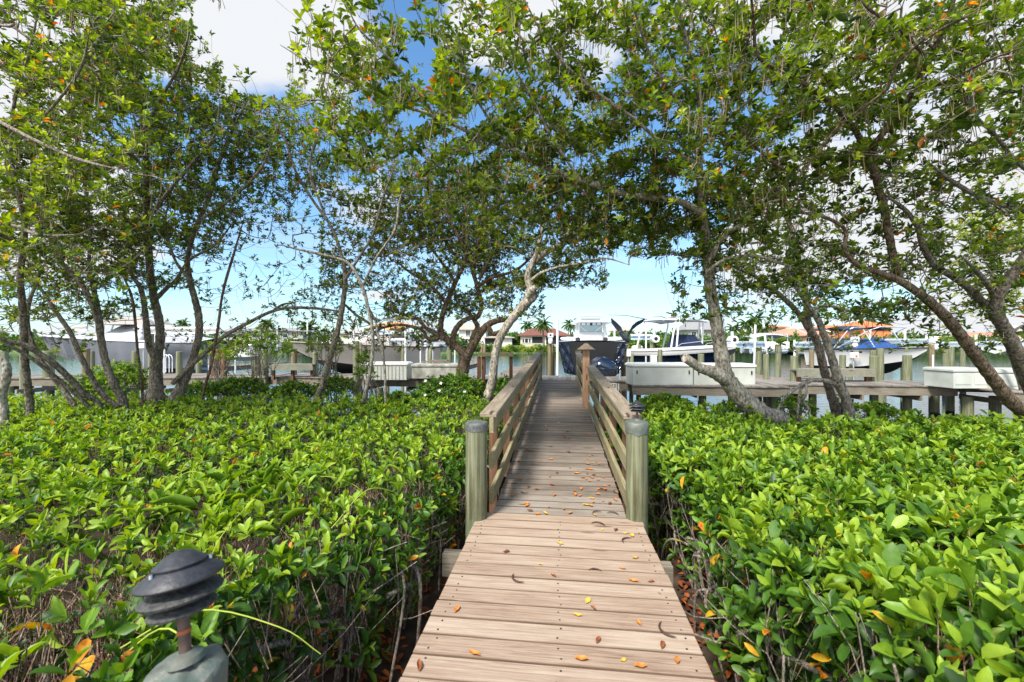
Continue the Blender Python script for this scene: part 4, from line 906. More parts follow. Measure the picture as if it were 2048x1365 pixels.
fs = [tuple(range(ng))[::-1], tuple(range(3 * ng, 4 * ng))] + [(i * ng + k, i * ng + (k + 1) % ng, (i + 1) * ng + (k + 1) % ng, (i + 1) * ng + k) for i in range(3) for k in range(ng)]
m.add(vs, fs).build('hard_top', 'alu', t, smooth=True)
m = MB(); m.box((1.5, 0, H_ + 1.62 * .56), (.3, .74, .05)); m.build('radar', 'beigegrey_cloth', t)
m = MB(); m.box((1.5, 0, H_ + 1.88 * .56), (.4, .90, .07)); m.build('upper_seat_top', 'white_gel', t, bevel=.02)
m = MB()
for sx in (-.1, .3):
    for sg in (-.42, .42): m.tube([(1.5 + sx, sg, H_ + 1.4 * .56), (1.5 + sx, sg, H_ + 1.87 * .56)], .018, 6)
for sg in (-1, 1): m.tube([(1.3, sg * .62, H_ + 1.42 * .56), (1.2, sg * .75, H_ + 1.62 * .56)], .025, 6)
m.build('upper_frame', 'white_gel', t, smooth=True)
m = MB(); m.box((.75, 0, H_ + 1.22 * .56), (.06, .09, .12))
for k in range(-2, 3): m.box((.8, k * .19, H_ + 1.22 * .56), (.05, .04, .06))
m.build('spotlight', 'black_metal', t)
for sg in (-1, 1):
    MB().lathe([(0, -.30), (.05, -.26), (.065, 0), (.05, .26), (0, .30)], 12, c=(.35, sg * .86, H_ + .22 * .56), M=Matrix.Rotation(R(90), 3, 'X')).build('fender', 'white_gel', t, smooth=True)
    MB().box((.35, sg * .5, H_ + .12 * .56), (.16, .16, .2)).build('cleat', 'black_metal', t, bevel=.03)
for sg in (-1, 1):                                           # crumpled clear wrap down both corners
    vs, fs = [], []
    for i in range(16):
        for j in range(22):
            h = j / 21; u = i / 15; z = H_ * (.16 + .80 * h); e_ = cw_ + (hw - cw_) * h; y = sg * (e_ + .03 - u * (.38 if sg > 0 else .30)); vs.append((-.05 - .03 * math.sin(h * 9 + u * 9) - .02 * math.sin(u * 11 - h * 13) - .008 * math.sin(h * 37 + u * 15), y, z))
    for i in range(15):
        for j in range(21): a = i * 22 + j; fs.append((a, a + 22, a + 23, a + 1))
    MB().add(vs, fs).build('side_wrap', 'navy_gel', t, smooth=True)
vs, fs = [], []
for i in range(15):
    for j in range(24):
        th_, ph = math.pi * i / 14, 2 * math.pi * j / 24; vs.append((-.08 + .42 * math.sin(th_) * math.cos(ph), -.36 + .56 * math.sin(th_) * math.sin(ph), .34 + .44 * math.cos(th_) + .02 * math.sin(ph * 5)))
for i in range(14):
    for j in range(24): fs.append((i * 24 + j, (i + 1) * 24 + j, (i + 1) * 24 + (j + 1) % 24, i * 24 + (j + 1) % 24))
MB().add(vs, fs).build('engine_cover', 'navy_gel', t, smooth=True)
# 4 navy centre console, bow to the right
t, L = boat('navy hulled white decked boat with navy console cover and hardtop, bow right', 1468, 1284, 744, 18.6, 15.6)
t.scale = (1, 1, .74); S = hull_sections(L * .93, 2.4, 1.12, sheer=.26, flare=.82); make_hull(t, S, 'navy_gel', 'navy_gel')
vs, fs = [], []                                             # white topsides band above the navy
for sg in (-1, 1):
    o0 = len(vs)
    for s in S:
        xx = lambda z: s[0] + .10 * S[-1][0] * max(0, (s[0] / S[-1][0] - .6) / .4) ** 2 * (z / S[-1][3])
        for f, off in ((1.0, .012), (.84, .03), (.68, .02)):
            z = s[4] + (s[3] - s[4]) * f + (.14 if f == 1 else 0); vs.append((xx(z), sg * ((s[2] + (s[1] - s[2]) * min(1, f)) + off), z))
    for i in range(len(S) - 1):
        for j in range(2): a = o0 + i * 3 + j; fs.append((a, a + 3, a + 4, a + 1) if sg > 0 else (a, a + 1, a + 4, a + 3))
MB().add(vs, fs).build('white_topside', 'white_gel', t, smooth=True)
m = MB(); vs = [(L * .36, -.5, 1.2), (L * .68, -.5, 1.3), (L * .68, .5, 1.3), (L * .36, .5, 1.2), (L * .40, -.38, 2.02), (L * .57, -.38, 2.04), (L * .57, .38, 2.04), (L * .40, .38, 2.02)]
m.add(vs, [(0, 3, 2, 1), (4, 5, 6, 7), (0, 1, 5, 4), (1, 2, 6, 5), (2, 3, 7, 6), (3, 0, 4, 7)]).build('console_cover', 'navy_cloth', t, bevel=.05)
ht = canopy_sheet(t, 'hard_top', 'lightgrey_cloth', L * .08, L * .62, 1.0, 2.86, crown=.10, drop=.10, th=.05)
m = MB()
for x, dx in ((.10, .35), (.50, .2), (.56, .1)): arch(m, L * x, 1.02, 1.2, 2.84, .035, dx=dx)
for yv in (-.6, -.2, .2, .6): m.tube([(L * .1, yv, 2.83), (L * .35, yv, 2.92), (L * .6, yv, 2.83)], .018, 6)
m.build('tower_frame', 'white_gel', t, smooth=True)
MB().lathe([(.0, 0), (.26, .01), (.28, .08), (.24, .16), (0, .18)], 20, c=(L * .38, 0, 3.0)).build('radar', 'white_gel', t, smooth=True)
MB().lathe([(.0, 0), (.12, .01), (.12, .2), (0, .26)], 16, c=(L * .52, .3, 3.0)).build('antenna_dome', 'alu', t, smooth=True)
m = MB().tube([(L * .18, -.7, 2.92), (-.1, -1.0, 3.18), (-.9, -1.2, 3.25)], [.03, .02, .012], 6); m.tube([(L * .25, .7, 2.92), (L * .1, .9, 3.2), (-.1, 1.0, 3.2)], [.03, .02, .012], 6); m.build('outrigger', 'black_metal', t, smooth=True)
m = MB()
for sg in (-1, 1): m.tube([(L * .55, sg * 1.12, 1.3), (L * .62, sg * 1.05, 1.55), (L * .85, sg * .62, 1.72), (L * .98, sg * .15, 1.76)], .015, 6)
m.build('bow_rail', 'alu', t, smooth=True)
MB().box((L * .98, 0, 1.58), (.5, .14, .10)).build('anchor', 'alu', t, bevel=.02)
o = MB().box((-.25, 0, 1.05), (.42, .42, .75)).build('outboard_engine', 'white_gel', t, bevel=.08)
# 5 white bowrider with blue cover, bow to the right
t, L = boat('white bowrider with a blue cover and navy bimini, bow to the right', 1850, 1640, 748, 17.4, 14.4)
t.scale = (1, 1, .79); S = hull_sections(L * .93, 2.35, 1.16, sheer=.10, flare=.84); make_hull(t, S, 'white_gel', 'black_bottom', rub='black_rubber')
vs, fs = [], []; n_ = 30
for i in range(n_):
    u = i / (n_ - 1); x = L * (.30 + .52 * u); k = min(int((.30 + .52 * u) / .93 * 21), 21); s = S[k]; pk = .42 * math.exp(-((u - .55) / .20) ** 2) + .10 * math.exp(-((u - .15) / .3) ** 2)
    for j in range(11):
        v = j / 5 - 1; vs.append((x + .05 * max(0, u - .6), v * (s[1] * .93), s[3] + .055 + (pk + .05) * max(0, 1 - abs(v)) ** .75 - .04 * (abs(v) > .95)))
for i in range(n_ - 1):
    for j in range(10): a = i * 11 + j; fs.append((a, a + 1, a + 12, a + 11))
MB().add(vs, fs).build('cover', 'blue_cloth', t, smooth=True)
vs = [(L * .55, -.98, 1.25), (L * .42, -1.0, 1.28), (L * .42, 1.0, 1.28), (L * .55, .98, 1.25), (L * .62, 0, 1.25), (L * .47, -.85, 1.62), (L * .40, -.92, 1.60), (L * .40, .92, 1.60), (L * .47, .85, 1.62), (L * .53, 0, 1.66)]
MB().add(vs, [(0, 1, 6, 5), (3, 8, 7, 2), (0, 5, 9, 4), (4, 9, 8, 3)]).build('windscreen', 'glass', t)
canopy_sheet(t, 'bimini', 'teal_cloth', L * .02, L * .60, 1.05, 2.26, crown=.10, drop=.12, sag=.22, th=.04)
m = MB()
for x, dx in ((.28, -1.3), (.30, -.45), (.32, .55), (.36, 1.25)): arch(m, L * x, 1.05, 1.25, 2.2, .022, dx=dx)
for sg in (-1, 1): m.tube([(L * .60, sg * 1.0, 2.1), (L * .70, sg * 1.0, 1.3)], .018, 6)
m.build('bimini_frame', 'alu', t, smooth=True)
MB().box((-.05, 0, .95), (.55, 1.9, .12)).build('swim_platform', 'white_gel', t, bevel=.03)
for sg in (-1, 1):
    m = MB()
    for u in (.52, .60): m.tube([(L * u, sg * 1.17, 1.06), (L * u, sg * 1.19, 1.06)], .05, 10)
    m.build('porthole', 'dark_glass', t)
    MB().tube([(L * .33, sg * 1.16, 1.02), (L * .33, sg * 1.2, 1.06), (L * .33, sg * 1.2, .2)], .045, 8).build('strap', 'black_rubber', t)
# 6 far small craft
t, L = boat('small pontoon boat with grey canopy across the water beyond the dock pilings', 1568, 1492, 707, 40, 40)
for sy in (-.8, .8): MB().tube([(0, sy, .25), (L * .9, sy, .25), (L, sy, .35)], [.28, .28, .05], 10).build('pontoon', 'alu', t, smooth=True)
MB().box((L * .48, 0, .75), (L * .95, 2.2, .7)).build('hull_side', 'white_gel', t, bevel=.05); canopy_sheet(t, 'canopy', 'lightgrey_cloth', 0, L, 1.2, 1.75, crown=.2, drop=.35)
m = MB()
for x in (.1, .5, .9): arch(m, L * x, 1.1, 1.0, 1.8, .03)
m.build('canopy_frame', 'alu', t)
t, L = boat('small white boat on a far lift seen through the bushy tree', 905, 845, 705, 34, 34); S = hull_sections(L, 2.2, 1.0); make_hull(t, S, 'white_gel', 'white_gel')
canopy_sheet(t, 'canopy', 'blue_cloth', L * .1, L * .6, .9, 1.7); m = MB(); arch(m, L * .15, .9, .9, 1.65); arch(m, L * .55, .9, .9, 1.65); m.build('canopy_frame', 'white_gel', t)
t, L = boat('small white boat with dark engine behind the left timber bench', 560, 470, 722, 26, 26); S = hull_sections(L, 2.1, .9); make_hull(t, S, 'white_gel', 'cream_gel'); MB().box((-.2, 0, .9), (.4, .4, .8)).build('outboard_engine', 'black_metal', t, bevel=.08)
t, L = boat('white boat on a far lift at the right edge beyond the leaning trunks', 2045, 1990, 708, 30, 30); S = hull_sections(L, 2.1, .9); make_hull(t, S, 'white_gel', 'cream_gel'); canopy_sheet(t, 'canopy', 'lightgrey_cloth', L * .1, L * .7, .9, 1.9); m = MB(); arch(m, L * .2, .9, .9, 1.85); arch(m, L * .6, .9, .9, 1.85); m.build('canopy_frame', 'alu', t)

# ------------------------------------------------------------------ heron with raised wings
q = W(1256, 690, 15.0); s_ = 15.0 / FPX
t = thing('heron', 'dark heron with both wings raised high beside the centre boat', 'heron', q, YAW)
def hp(px, py, y=0): return Vector(((px - 1256) * s_, y, (690 - py) * s_))
m = MB()
m.tube([hp(1246, 668), hp(1248, 672, .0), hp(1252, 677, .02), hp(1256, 682, .04), hp(1259, 688, .06)], [.03, .085, .10, .07, .015], 12)
m.tube([hp(1250, 674), hp(1244, 672, -.03), hp(1240, 669, -.06), hp(1238, 665.5, -.08), hp(1239, 663.5, -.09)], [.06, .04, .028, .03, .012], 10)
m.build('body', 'heron_body', t, smooth=True)
MB().tube([hp(1238.5, 664.5, -.09), hp(1236.5, 663.5, -.14), hp(1233.5, 664.3, -.2)], [.02, .012, .002], 6).build('beak', 'heron_beak', t, smooth=True)
for pts_, nm in (([(1250, 676), (1246, 666), (1242, 656), (1234, 648), (1226, 641), (1222, 638)], 1), ([(1254, 676), (1258, 664), (1264, 653), (1274, 645), (1284, 641), (1290, 639)], 2)):
    cw = [.15, .20, .22, .20, .15, .03]; sg_ = -1 if nm == 1 else 1; vs = []
    for i, (x, y) in enumerate(pts_):
        c = hp(x, y); vs += [c + Vector((0, -.03, .03)), c + Vector((sg_ * -.02 + cw[i] * .35 * sg_, cw[i] * .8, -cw[i] * .62)), c + Vector((0, .02, -.035))]
    fs = [(0, 1, 2), (15, 17, 16)]
    for i in range(5):
        for j in range(3): a = i * 3; fs.append((a + j, a + 3 + j, a + 3 + (j + 1) % 3, a + (j + 1) % 3))
    MB().add(vs, fs).build('wing', 'heron_body', t)
for dx in (-.03, .03): MB().tube([hp(1257, 684, .04) + Vector((dx, 0, 0)), hp(1256, 690, 0) + Vector((dx, 0, 0)), hp(1255, 700, 0) + Vector((dx, 0, 0))], [.014, .009, .009], 5).build('leg', 'heron_beak', t)

# ------------------------------------------------------------------ houses on the far shore
def house(label, x0, x1, yb, ye, yr, d, wall, roof, hip=.5, floors=1, openings=(), dep=9, over=.7, rx0=None, rx1=None, name='house'):
    k = d / FPX; a, b = W(x0, yb, d), W(x1, yb, d); c = (a + b) / 2; wd = (x1 - x0) * k; z0 = min(c.z, 2.4); h = (yb - ye) * k + c.z - z0; hr = (ye - yr) * k
    t = thing(name, label, 'house', (c.x, c.y, z0), YAW, group='houses on the far shore')
    MB().box((0, dep / 2, h / 2 - .5), (wd, dep, h + 1)).build('wall', wall, t)
    l_ = -wd / 2 - over if rx0 is None else (rx0 - (x0 + x1) / 2) * k; r_ = wd / 2 + over if rx1 is None else (rx1 - (x0 + x1) / 2) * k
    ins = min((r_ - l_) / 2 * hip, dep / 2 + over)
    vs = [(l_, -over, h - .1), (r_, -over, h - .1), (r_, dep + over, h - .1), (l_, dep + over, h - .1), (l_, -over, h + .12), (r_, -over, h + .12), (r_, dep + over, h + .12), (l_, dep + over, h + .12), (l_ + ins, dep / 2, h + hr), (r_ - ins, dep / 2, h + hr)]
    MB().add(vs, [(0, 3, 2, 1), (0, 1, 5, 4), (1, 2, 6, 5), (2, 3, 7, 6), (3, 0, 4, 7), (4, 5, 9, 8), (6, 7, 8, 9), (5, 6, 9), (7, 4, 8)]).build('roof', roof, t)
    for (ox0, ox1, oyt, oyb, mat) in openings:
        cx_ = ((ox0 + ox1) / 2 - (x0 + x1) / 2) * k; cz = (yb - (oyt + oyb) / 2) * k + c.z - z0; fw, fh = (ox1 - ox0) * k, (oyb - oyt) * k
        f = MB(); 
        for sx in (-1, 1): f.box((cx_ + sx * (fw / 2 + .05), -.05, cz), (.1, .14, fh + .2))
        for sz in (-1, 1): f.box((cx_, -.05, cz + sz * (fh / 2 + .05)), (fw, .14, .1))
        if mat == 'dark_glass' and fw > .8: f.box((cx_, -.04, cz), (.06, .08, fh))
        o = f.build('window', 'white_paint', t); MB().box((cx_, -.02, cz), (fw, .05, fh)).build('pane', mat, o)
    return t
g = 'dark_glass'
house('cream house with a brown hipped roof and dark screened porch, left of the black boat', 1041, 1136, 691, 672, 656, 108, 'stucco_cream', 'roof_brown', hip=.55, openings=((1045, 1048, 678, 686, g), (1050, 1056, 678, 686, g), (1058, 1061, 678, 686, g), (1064, 1087, 674, 687, 'vent_black'), (1092, 1134, 672, 689, 'vent_black')))
house('two storey white house with a tan gabled roof behind the bushy tree', 918, 972, 690, 660, 648, 112, 'stucco_white', 'roof_tan', hip=.3, openings=((932, 940, 661, 672, g), (944, 950, 661, 672, g), (955, 962, 662, 672, g), (925, 935, 678, 688, g)))
house('low white annex with a dark screen porch right of the bushy tree', 972, 1024, 691, 676, 672, 108, 'stucco_white', 'roof_tan', openings=((970, 992, 676, 689, 'vent_black'),))
house('long flat white villa with dark window bands behind the left branches', 445, 560, 690, 663, 656, 120, 'stucco_white', 'roof_grey', hip=.1, openings=((450, 470, 668, 676, g), (475, 495, 668, 676, g), (505, 520, 668, 676, g), (528, 550, 668, 678, g)))
house('pale grey house left of the cream boat with small dark windows', 560, 606, 692, 662, 655, 110, 'stucco_grey', 'roof_grey', hip=.2, openings=((583, 592, 664, 669, g), (566, 575, 668, 676, g), (584, 604, 678, 686, g)))
house('pale house with wide roof right of the cream boat', 680, 760, 690, 668, 658, 125, 'stucco_cream', 'roof_tan', hip=.3, openings=((690, 705, 672, 680, g), (725, 740, 672, 680, g)))
house('grey roofed house mostly behind the pale leaning trunk', 1375, 1448, 690, 660, 641, 118, 'stucco_grey', 'roof_grey', hip=.5, openings=((1383, 1392, 664, 672, g), (1432, 1442, 664, 672, g)))
house('peach house with a terracotta roof behind the twin trunk', 1578, 1640, 694, 672, 656, 95, 'stucco_peach', 'roof_terra', hip=.5, openings=((1592, 1602, 678, 688, g), (1612, 1622, 676, 688, g), (1628, 1636, 676, 688, g)), rx1=1672)
house('small peach tower house with a terracotta roof beyond the peach house', 1540, 1572, 690, 655, 648, 125, 'stucco_peach', 'roof_terra', hip=.8, openings=((1545, 1553, 658, 664, g), (1560, 1566, 658, 664, g)))
house('orange walled house with a bright orange roof above the blue covered boat', 1726, 1782, 682, 655, 641, 105, 'orange_wall', 'roof_orange', hip=.7, openings=((1735, 1775, 655.5, 660, 'stucco_white'),))
house('pale peach house with a flat orange roof left of the bright orange house', 1655, 1725, 690, 660, 650, 118, 'stucco_peach', 'roof_orange', hip=.4, openings=((1662, 1670, 664, 672, g), (1690, 1700, 664, 674, g)))
house('pale house at the far right behind the mangroves', 1960, 2048, 694, 676, 664, 110, 'stucco_white', 'roof_terra', hip=.4, openings=((1975, 1985, 678, 686, g), (2005, 2015, 678, 686, g)))
house('distant beige house above the mangroves right of the heron', 1235, 1262, 690, 662, 654, 130, 'stucco_cream', 'roof_tan', hip=.6, openings=((1243, 1248, 664, 670, g),))

# palms
def palm(px, yt, yb, d, label, nf=17, fl=1.0, seed=0):
    rnd = random.Random(seed + px); q = W(px, yt, d); z0 = 1.6; t = thing('palm_tree', label, 'palm tree', (q.x, q.y, z0), group='palm trees on the far shore'); h = q.z - z0; k = d / FPX
    MB().tube([(rnd.uniform(-.3, .3), 0, -.3), (.1, 0, h * .4), (0, 0, h * .8), (0, 0, h)], [.28, .2, .17, .14], 8).build('trunk', 'bark_grey', t, smooth=True)
    B_, D_, U_, LL_, T_ = [], [], [], [], []
    for i in range(nf):
        az = i * 2.4; el = 1.25 - 1.75 * i / nf; fl_ = fl * 2.3 * rnd.uniform(.85, 1.1); p_ = Vector((0, 0, h)); dv = Vector((math.cos(az) * math.cos(el), math.sin(az) * math.cos(el), math.sin(el))); st = fl_ / 9
        for j in range(9):
            p_ = p_ + dv * st; dv = (dv + Vector((0, 0, -.16))).normalized(); sd_ = dv.cross(Vector((0, 0, 1))).normalized()
            for sg in (-1, 1):
                for e in (0, .5):
                    B_.append(p_ - dv * st * e); D_.append(sd_ * sg + dv * .7 + Vector((0, 0, -.35))); U_.append(Vector((0, 0, 1))); LL_.append(.75 * fl * (1 - .07 * abs(j - 3))); T_.append(rnd.uniform(.15, .6))
    B_ = np.array(B_) + np.array([q.x, q.y, z0]); leaves('crown', B_, np.array(D_), np.array(U_), np.array(LL_), .13 * fl, np.array(T_), 'leaf_far', t, fine=False)
for px, yt, d, fl, lb in ((1055, 652, 118, 1.0, 'palm tree rising behind the left end of the brown hipped roof'), (1086, 650, 100, 1.1, 'palm tree in front of the brown hipped roof house'), (1141, 650, 112, 1.1, 'palm tree just left of the black boat tower'),
    (365, 648, 120, .9, 'lone round headed palm tree at left between the trunks'), (534, 648, 118, 1.0, 'palm tree behind the white villa roof'), (614, 656, 105, 1.2, 'palm tree left of the tan boat canopy'), (1468, 659, 112, 1.1, 'low palm tree right of the pale leaning trunk'),
    (1494, 650, 110, 1.2, 'palm tree in the group of palms right of the pale trunk, middle one'), (1512, 640, 112, 1.35, 'tallest palm tree of the group right of the pale trunk'), (1528, 655, 108, 1.1, 'palm tree at the right of the palm group'), (1742, 643, 125, 1.0, 'palm tree behind the orange roof'), (1772, 648, 124, .9, 'palm tree right of the orange roof')):
    palm(px, yt, 690, d, lb, fl=fl)

# far mangroves along the opposite bank
def mass(name, segs, label, mat='leaf_far', cat='mangroves', seed=1):
    g_ = np.random.default_rng(seed); Bs, Ds, Us, Ls, Ts = [], [], [], [], []
    for (x0, x1, yt, yb, d0, d1, n_, size, tb) in segs:
        px = g_.uniform(x0, x1, n_); d = g_.uniform(d0, d1, n_); top = yt + 2.2 * np.sin(px * .11 + d0) + 1.6 * np.sin(px * .31 + 2) + 1.2 * np.sin(px * .05)
        zt_ = CAMZ + (HORZ - top) * d0 / FPX; zb = CAMZ + (HORZ - yb) * d0 / FPX; f = g_.random(n_) ** .8; 
        bulge = .75 + .25 * np.sin(px * .23) * np.sin(d * .7); z = zb + (zt_ * bulge + zb * (1 - bulge) - zb) * f
        l = (px - 1024) / FPX * d; P = np.stack([l * CA - d * SA, l * SA + d * CA, z], 1)
        dr = nrm(g_.normal(0, 1, (n_, 3)) + np.array([0, -.8, .5])); Bs.append(P); Ds.append(dr); Us.append(nrm(np.array([0, -.5, 1.]) + g_.normal(0, .5, (n_, 3)))); Ls.append(g_.uniform(.6, 1.3, n_) * size)
        cl_ = .5 + .5 * np.sin(px * .17 + d * .31) * np.cos(px * .06 + z); Ts.append(np.clip(tb * (.45 + .75 * cl_) + g_.normal(0, .1, n_), 0, 1))
    o = leaves(name, np.concatenate(Bs), np.concatenate(Ds), np.concatenate(Us), np.concatenate(Ls), np.concatenate(Ls) * .55, np.concatenate(Ts), mat, fine=False)
    return tag(o, label, cat, kind='stuff')
mass('mangrove_shoreline', [(-300, 130, 671, 703, 95, 104, 9000, .6, .55), (130, 640, 676, 703, 98, 104, 8000, .55, .5), (640, 930, 672, 704, 95, 104, 8000, .6, .45), (930, 985, 688, 705, 99, 104, 1200, .5, .5),
    (1240, 1600, 668, 704, 88, 100, 12000, .6, .5), (1600, 1700, 684, 705, 90, 98, 2600, .55, .4), (1690, 2400, 670, 702, 85, 98, 14000, .6, .5), (1200, 1300, 668, 704, 95, 104, 3500, .6, .5)], 'green mangroves lining the far bank of the canal')
mass('clipped_hedge', [(975, 1215, 690, 705, 99, 103, 9000, .42, .84)], 'bright green clipped mangrove hedge below the brown roofed house', cat='hedge', seed=2)
mass('distant_trees', [(-400, 700, 664, 690, 130, 160, 7000, 1.1, .18), (980, 1045, 664, 690, 112, 125, 2500, .7, .5), (1120, 1260, 668, 690, 118, 130, 3500, .8, .35), (700, 980, 664, 690, 130, 150, 3500, 1., .3), (1440, 1580, 665, 690, 105, 116, 4000, .7, .42), (1230, 1450, 662, 688, 125, 140, 3500, 1., .35), (1780, 2400, 664, 690, 125, 150, 5000, 1.1, .22), (1000, 1250, 680, 692, 150, 160, 1500, 1.2, .2)], 'distant dark green trees behind the houses', cat='trees', seed=3)
# ------------------------------------------------------------------ trees: trunks and limbs follow traced lines at their own depths
TREES = {}
def tree(key, label, barkm, base, leafm='leaf_tree', L=.10, tb=.35, name='mangrove_tree'):
    q = WZ(base[0], .3, base[1]); TREES[key] = dict(o=thing(name, label, 'tree', q, group='mangrove trees along the bank'), bark=barkm, leaf=leafm, L=L * .88, tb=tb, br=[])
def br(key, d0, d1, pts, mid=None, root=False):
    """pts = (px, py, radius px); depth runs d0 -> d1 along the limb"""
    P = np.array(pts, float); s = np.concatenate([[0], np.cumsum(np.hypot(np.diff(P[:, 0]), np.diff(P[:, 1])))]); s /= s[-1]
    ds = d0 + (d1 - d0) * s
    if mid: ds = np.interp(s, [0, mid[0], 1], [d0, mid[1], d1])
    if P[-1, 2] < 6: P[-1, 2] *= .35
    kr = .74 if key in 'AC' else .65
    X = [(*W(p[0], p[1], d), (p[2] * kr if p[2] > 3 else p[2] * .85) * d / FPX) for p, d in zip(P, ds)]
    if root: x = X[0]; X = [(x[0], x[1], .15, x[3] * 1.35)] + X
    TREES[key]['br'].append(smooth_path(X, 7))
tree('A', 'thick pale leaning mangrove with a cut stub, in front of the white dock boxes', 'bark_pale', (1545, 6.9))
br('A', 6.9, 5.0, [(1572, 850, 17), (1530, 832, 25), (1498, 808, 26), (1468, 778, 24), (1450, 748, 21), (1442, 705, 19), (1434, 655, 16.5), (1426, 605, 15.5), (1421, 578, 16), (1418, 550, 14), (1414, 500, 13), (1407, 440, 12), (1401, 370, 10), (1397, 290, 9), (1400, 220, 7.5), (1390, 140, 6), (1368, 60, 5), (1345, -70, 3)], mid=(.4, 6.6), root=True)
br('A', 6.7, 6.4, [(1452, 760, 19), (1428, 745, 17), (1402, 737, 13), (1385, 726, 12), (1370, 716, 12.5)])
br('A', 6.2, 4.0, [(1408, 427, 10), (1370, 408, 9), (1330, 398, 8.5), (1280, 393, 8), (1235, 385, 8), (1160, 360, 7.5), (1090, 335, 7), (1020, 298, 6), (940, 265, 5), (870, 232, 4.5), (800, 210, 4), (720, 172, 3.5), (640, 138, 3), (560, 90, 2)])
br('A', 6.0, 6.4, [(1240, 386, 5), (1200, 400, 5), (1160, 408, 5)])
br('A', 6.4, 6.0, [(1414, 528, 7), (1432, 500, 7), (1450, 470, 5.5), (1500, 440, 4), (1560, 400, 3)])
br('A', 6.3, 5.5, [(1412, 545, 5), (1450, 520, 4.5), (1510, 512, 4), (1570, 530, 3), (1640, 545, 2)])
br('A', 5.9, 4.0, [(1398, 330, 6), (1340, 300, 5), (1270, 240, 4.5), (1200, 190, 4), (1130, 130, 3), (1080, 60, 2.5), (1040, -20, 2)])
br('A', 5.8, 4.5, [(1398, 290, 6), (1450, 240, 5), (1520, 180, 4), (1560, 90, 3), (1580, 0, 2)])
br('A', 5.6, 4.2, [(1397, 250, 5), (1345, 190, 4), (1300, 110, 3.5), (1270, 20, 3), (1250, -60, 2)])
br('A', 4.6, 3.3, [(1020, 298, 4), (960, 210, 3.5), (930, 140, 3), (915, 60, 2)])
br('A', 4.0, 3.2, [(870, 232, 3), (800, 140, 2.5), (720, 60, 2.2), (690, 0, 2)])
br('A', 5.2, 4.2, [(1160, 360, 4), (1100, 270, 3.5), (1060, 190, 3), (1010, 110, 2)])
tree('B', 'pale gnarled mangrove leaning over the ramp, left of its railing', 'bark_pale', (968, 9.2), L=.085)
br('B', 9.2, 8.4, [(962, 850, 15), (972, 805, 15), (984, 765, 14), (989, 720, 13), (998, 682, 13), (1012, 655, 13), (1035, 625, 14), (1055, 602, 17), (1062, 580, 15), (1056, 555, 11), (1066, 528, 11), (1095, 503, 9.5), (1130, 483, 8.5), (1170, 452, 7.5), (1200, 420, 6), (1225, 392, 5)], root=True)
br('B', 8.7, 8.6, [(1050, 608, 12), (1064, 598, 12), (1071, 590, 10)])
br('B', 8.6, 8.5, [(1056, 592, 12), (1066, 580, 11), (1072, 574, 8)])
br('B', 8.5, 8.0, [(1058, 545, 8), (1075, 500, 7), (1088, 440, 6), (1092, 370, 5), (1100, 300, 4), (1120, 240, 2.5)])
br('B', 8.5, 8.6, [(1062, 560, 4.5), (1085, 545, 4), (1120, 534, 3.5), (1165, 527, 3), (1210, 517, 2.5), (1258, 530, 1.5)])
br('B', 8.5, 8.0, [(1130, 483, 5), (1150, 430, 4), (1175, 380, 3), (1190, 330, 2.5)])
tree('C', 'bushy dark limbed tree spreading low from the shrub left of the ramp', 'bark_dark', (925, 9.9), 'leaf_olive', L=.072, tb=.40, name='bushy_tree')
br('C', 9.9, 9.8, [(922, 800, 20), (924, 752, 18), (929, 722, 16), (934, 706, 17)], root=True)
br('C', 9.8, 9.5, [(931, 712, 13), (914, 694, 11), (895, 680, 10), (882, 665, 9), (882, 645, 8), (888, 620, 7.5), (900, 590, 7), (911, 565, 6), (930, 520, 5), (934, 460, 4), (928, 400, 3.5), (915, 330, 3)])
br('C', 9.7, 9.3, [(886, 677, 9), (872, 668, 7), (862, 662, 6), (850, 655, 5), (838, 640, 4.5), (815, 632, 4), (785, 622, 3), (755, 610, 2)])
br('C', 9.7, 9.2, [(884, 672, 6), (868, 680, 6), (854, 676, 5), (846, 662, 4), (828, 655, 4), (800, 650, 3.5), (770, 655, 3), (740, 668, 2)])
br('C', 9.7, 9.9, [(905, 685, 8), (909, 664, 8), (922, 646, 7.5), (940, 636, 7), (955, 634, 7), (963, 610, 6.5), (955, 575, 6), (945, 530, 5.5), (958, 480, 4.5), (970, 400, 4), (975, 320, 3)])
br('C', 9.8, 9.6, [(938, 706, 12), (951, 684, 10), (962, 665, 10), (976, 650, 9), (994, 642, 8), (1015, 638, 6), (1040, 620, 4.5), (1052, 590, 3.5)])
br('C', 9.8, 10, [(940, 704, 9), (947, 672, 8), (955, 655, 7), (948, 640, 6), (935, 622, 4.5), (925, 600, 3.5)])
br('C', 9.7, 9.6, [(978, 655, 6), (985, 668, 7), (1000, 664, 6), (1012, 655, 4)])
br('C', 9.7, 9.3, [(955, 575, 5), (985, 555, 4.5), (1022, 545, 4), (1052, 525, 3), (1090, 480, 2.5)])
br('C', 9.6, 9.3, [(958, 560, 5), (990, 500, 4), (1030, 450, 3.5), (1065, 410, 3), (1100, 360, 2)])
br('C', 9.5, 9.2, [(911, 565, 5), (880, 520, 4), (850, 480, 3.5), (820, 430, 3), (800, 380, 2)])
br('C', 9.5, 9.0, [(890, 605, 4.5), (860, 570, 4), (820, 545, 3.5), (790, 520, 3)])
br('C', 9.5, 9.3, [(930, 500, 4), (900, 440, 3.5), (870, 380, 3), (850, 310, 2)])
br('C', 9.6, 9.6, [(958, 480, 4), (1000, 400, 3.5), (1020, 340, 3), (1030, 280, 2)])
tree('D', 'tall upright mangrove with a swollen base, left trunk of the pair at left', 'bark_grey', (312, 8.8), L=.092)
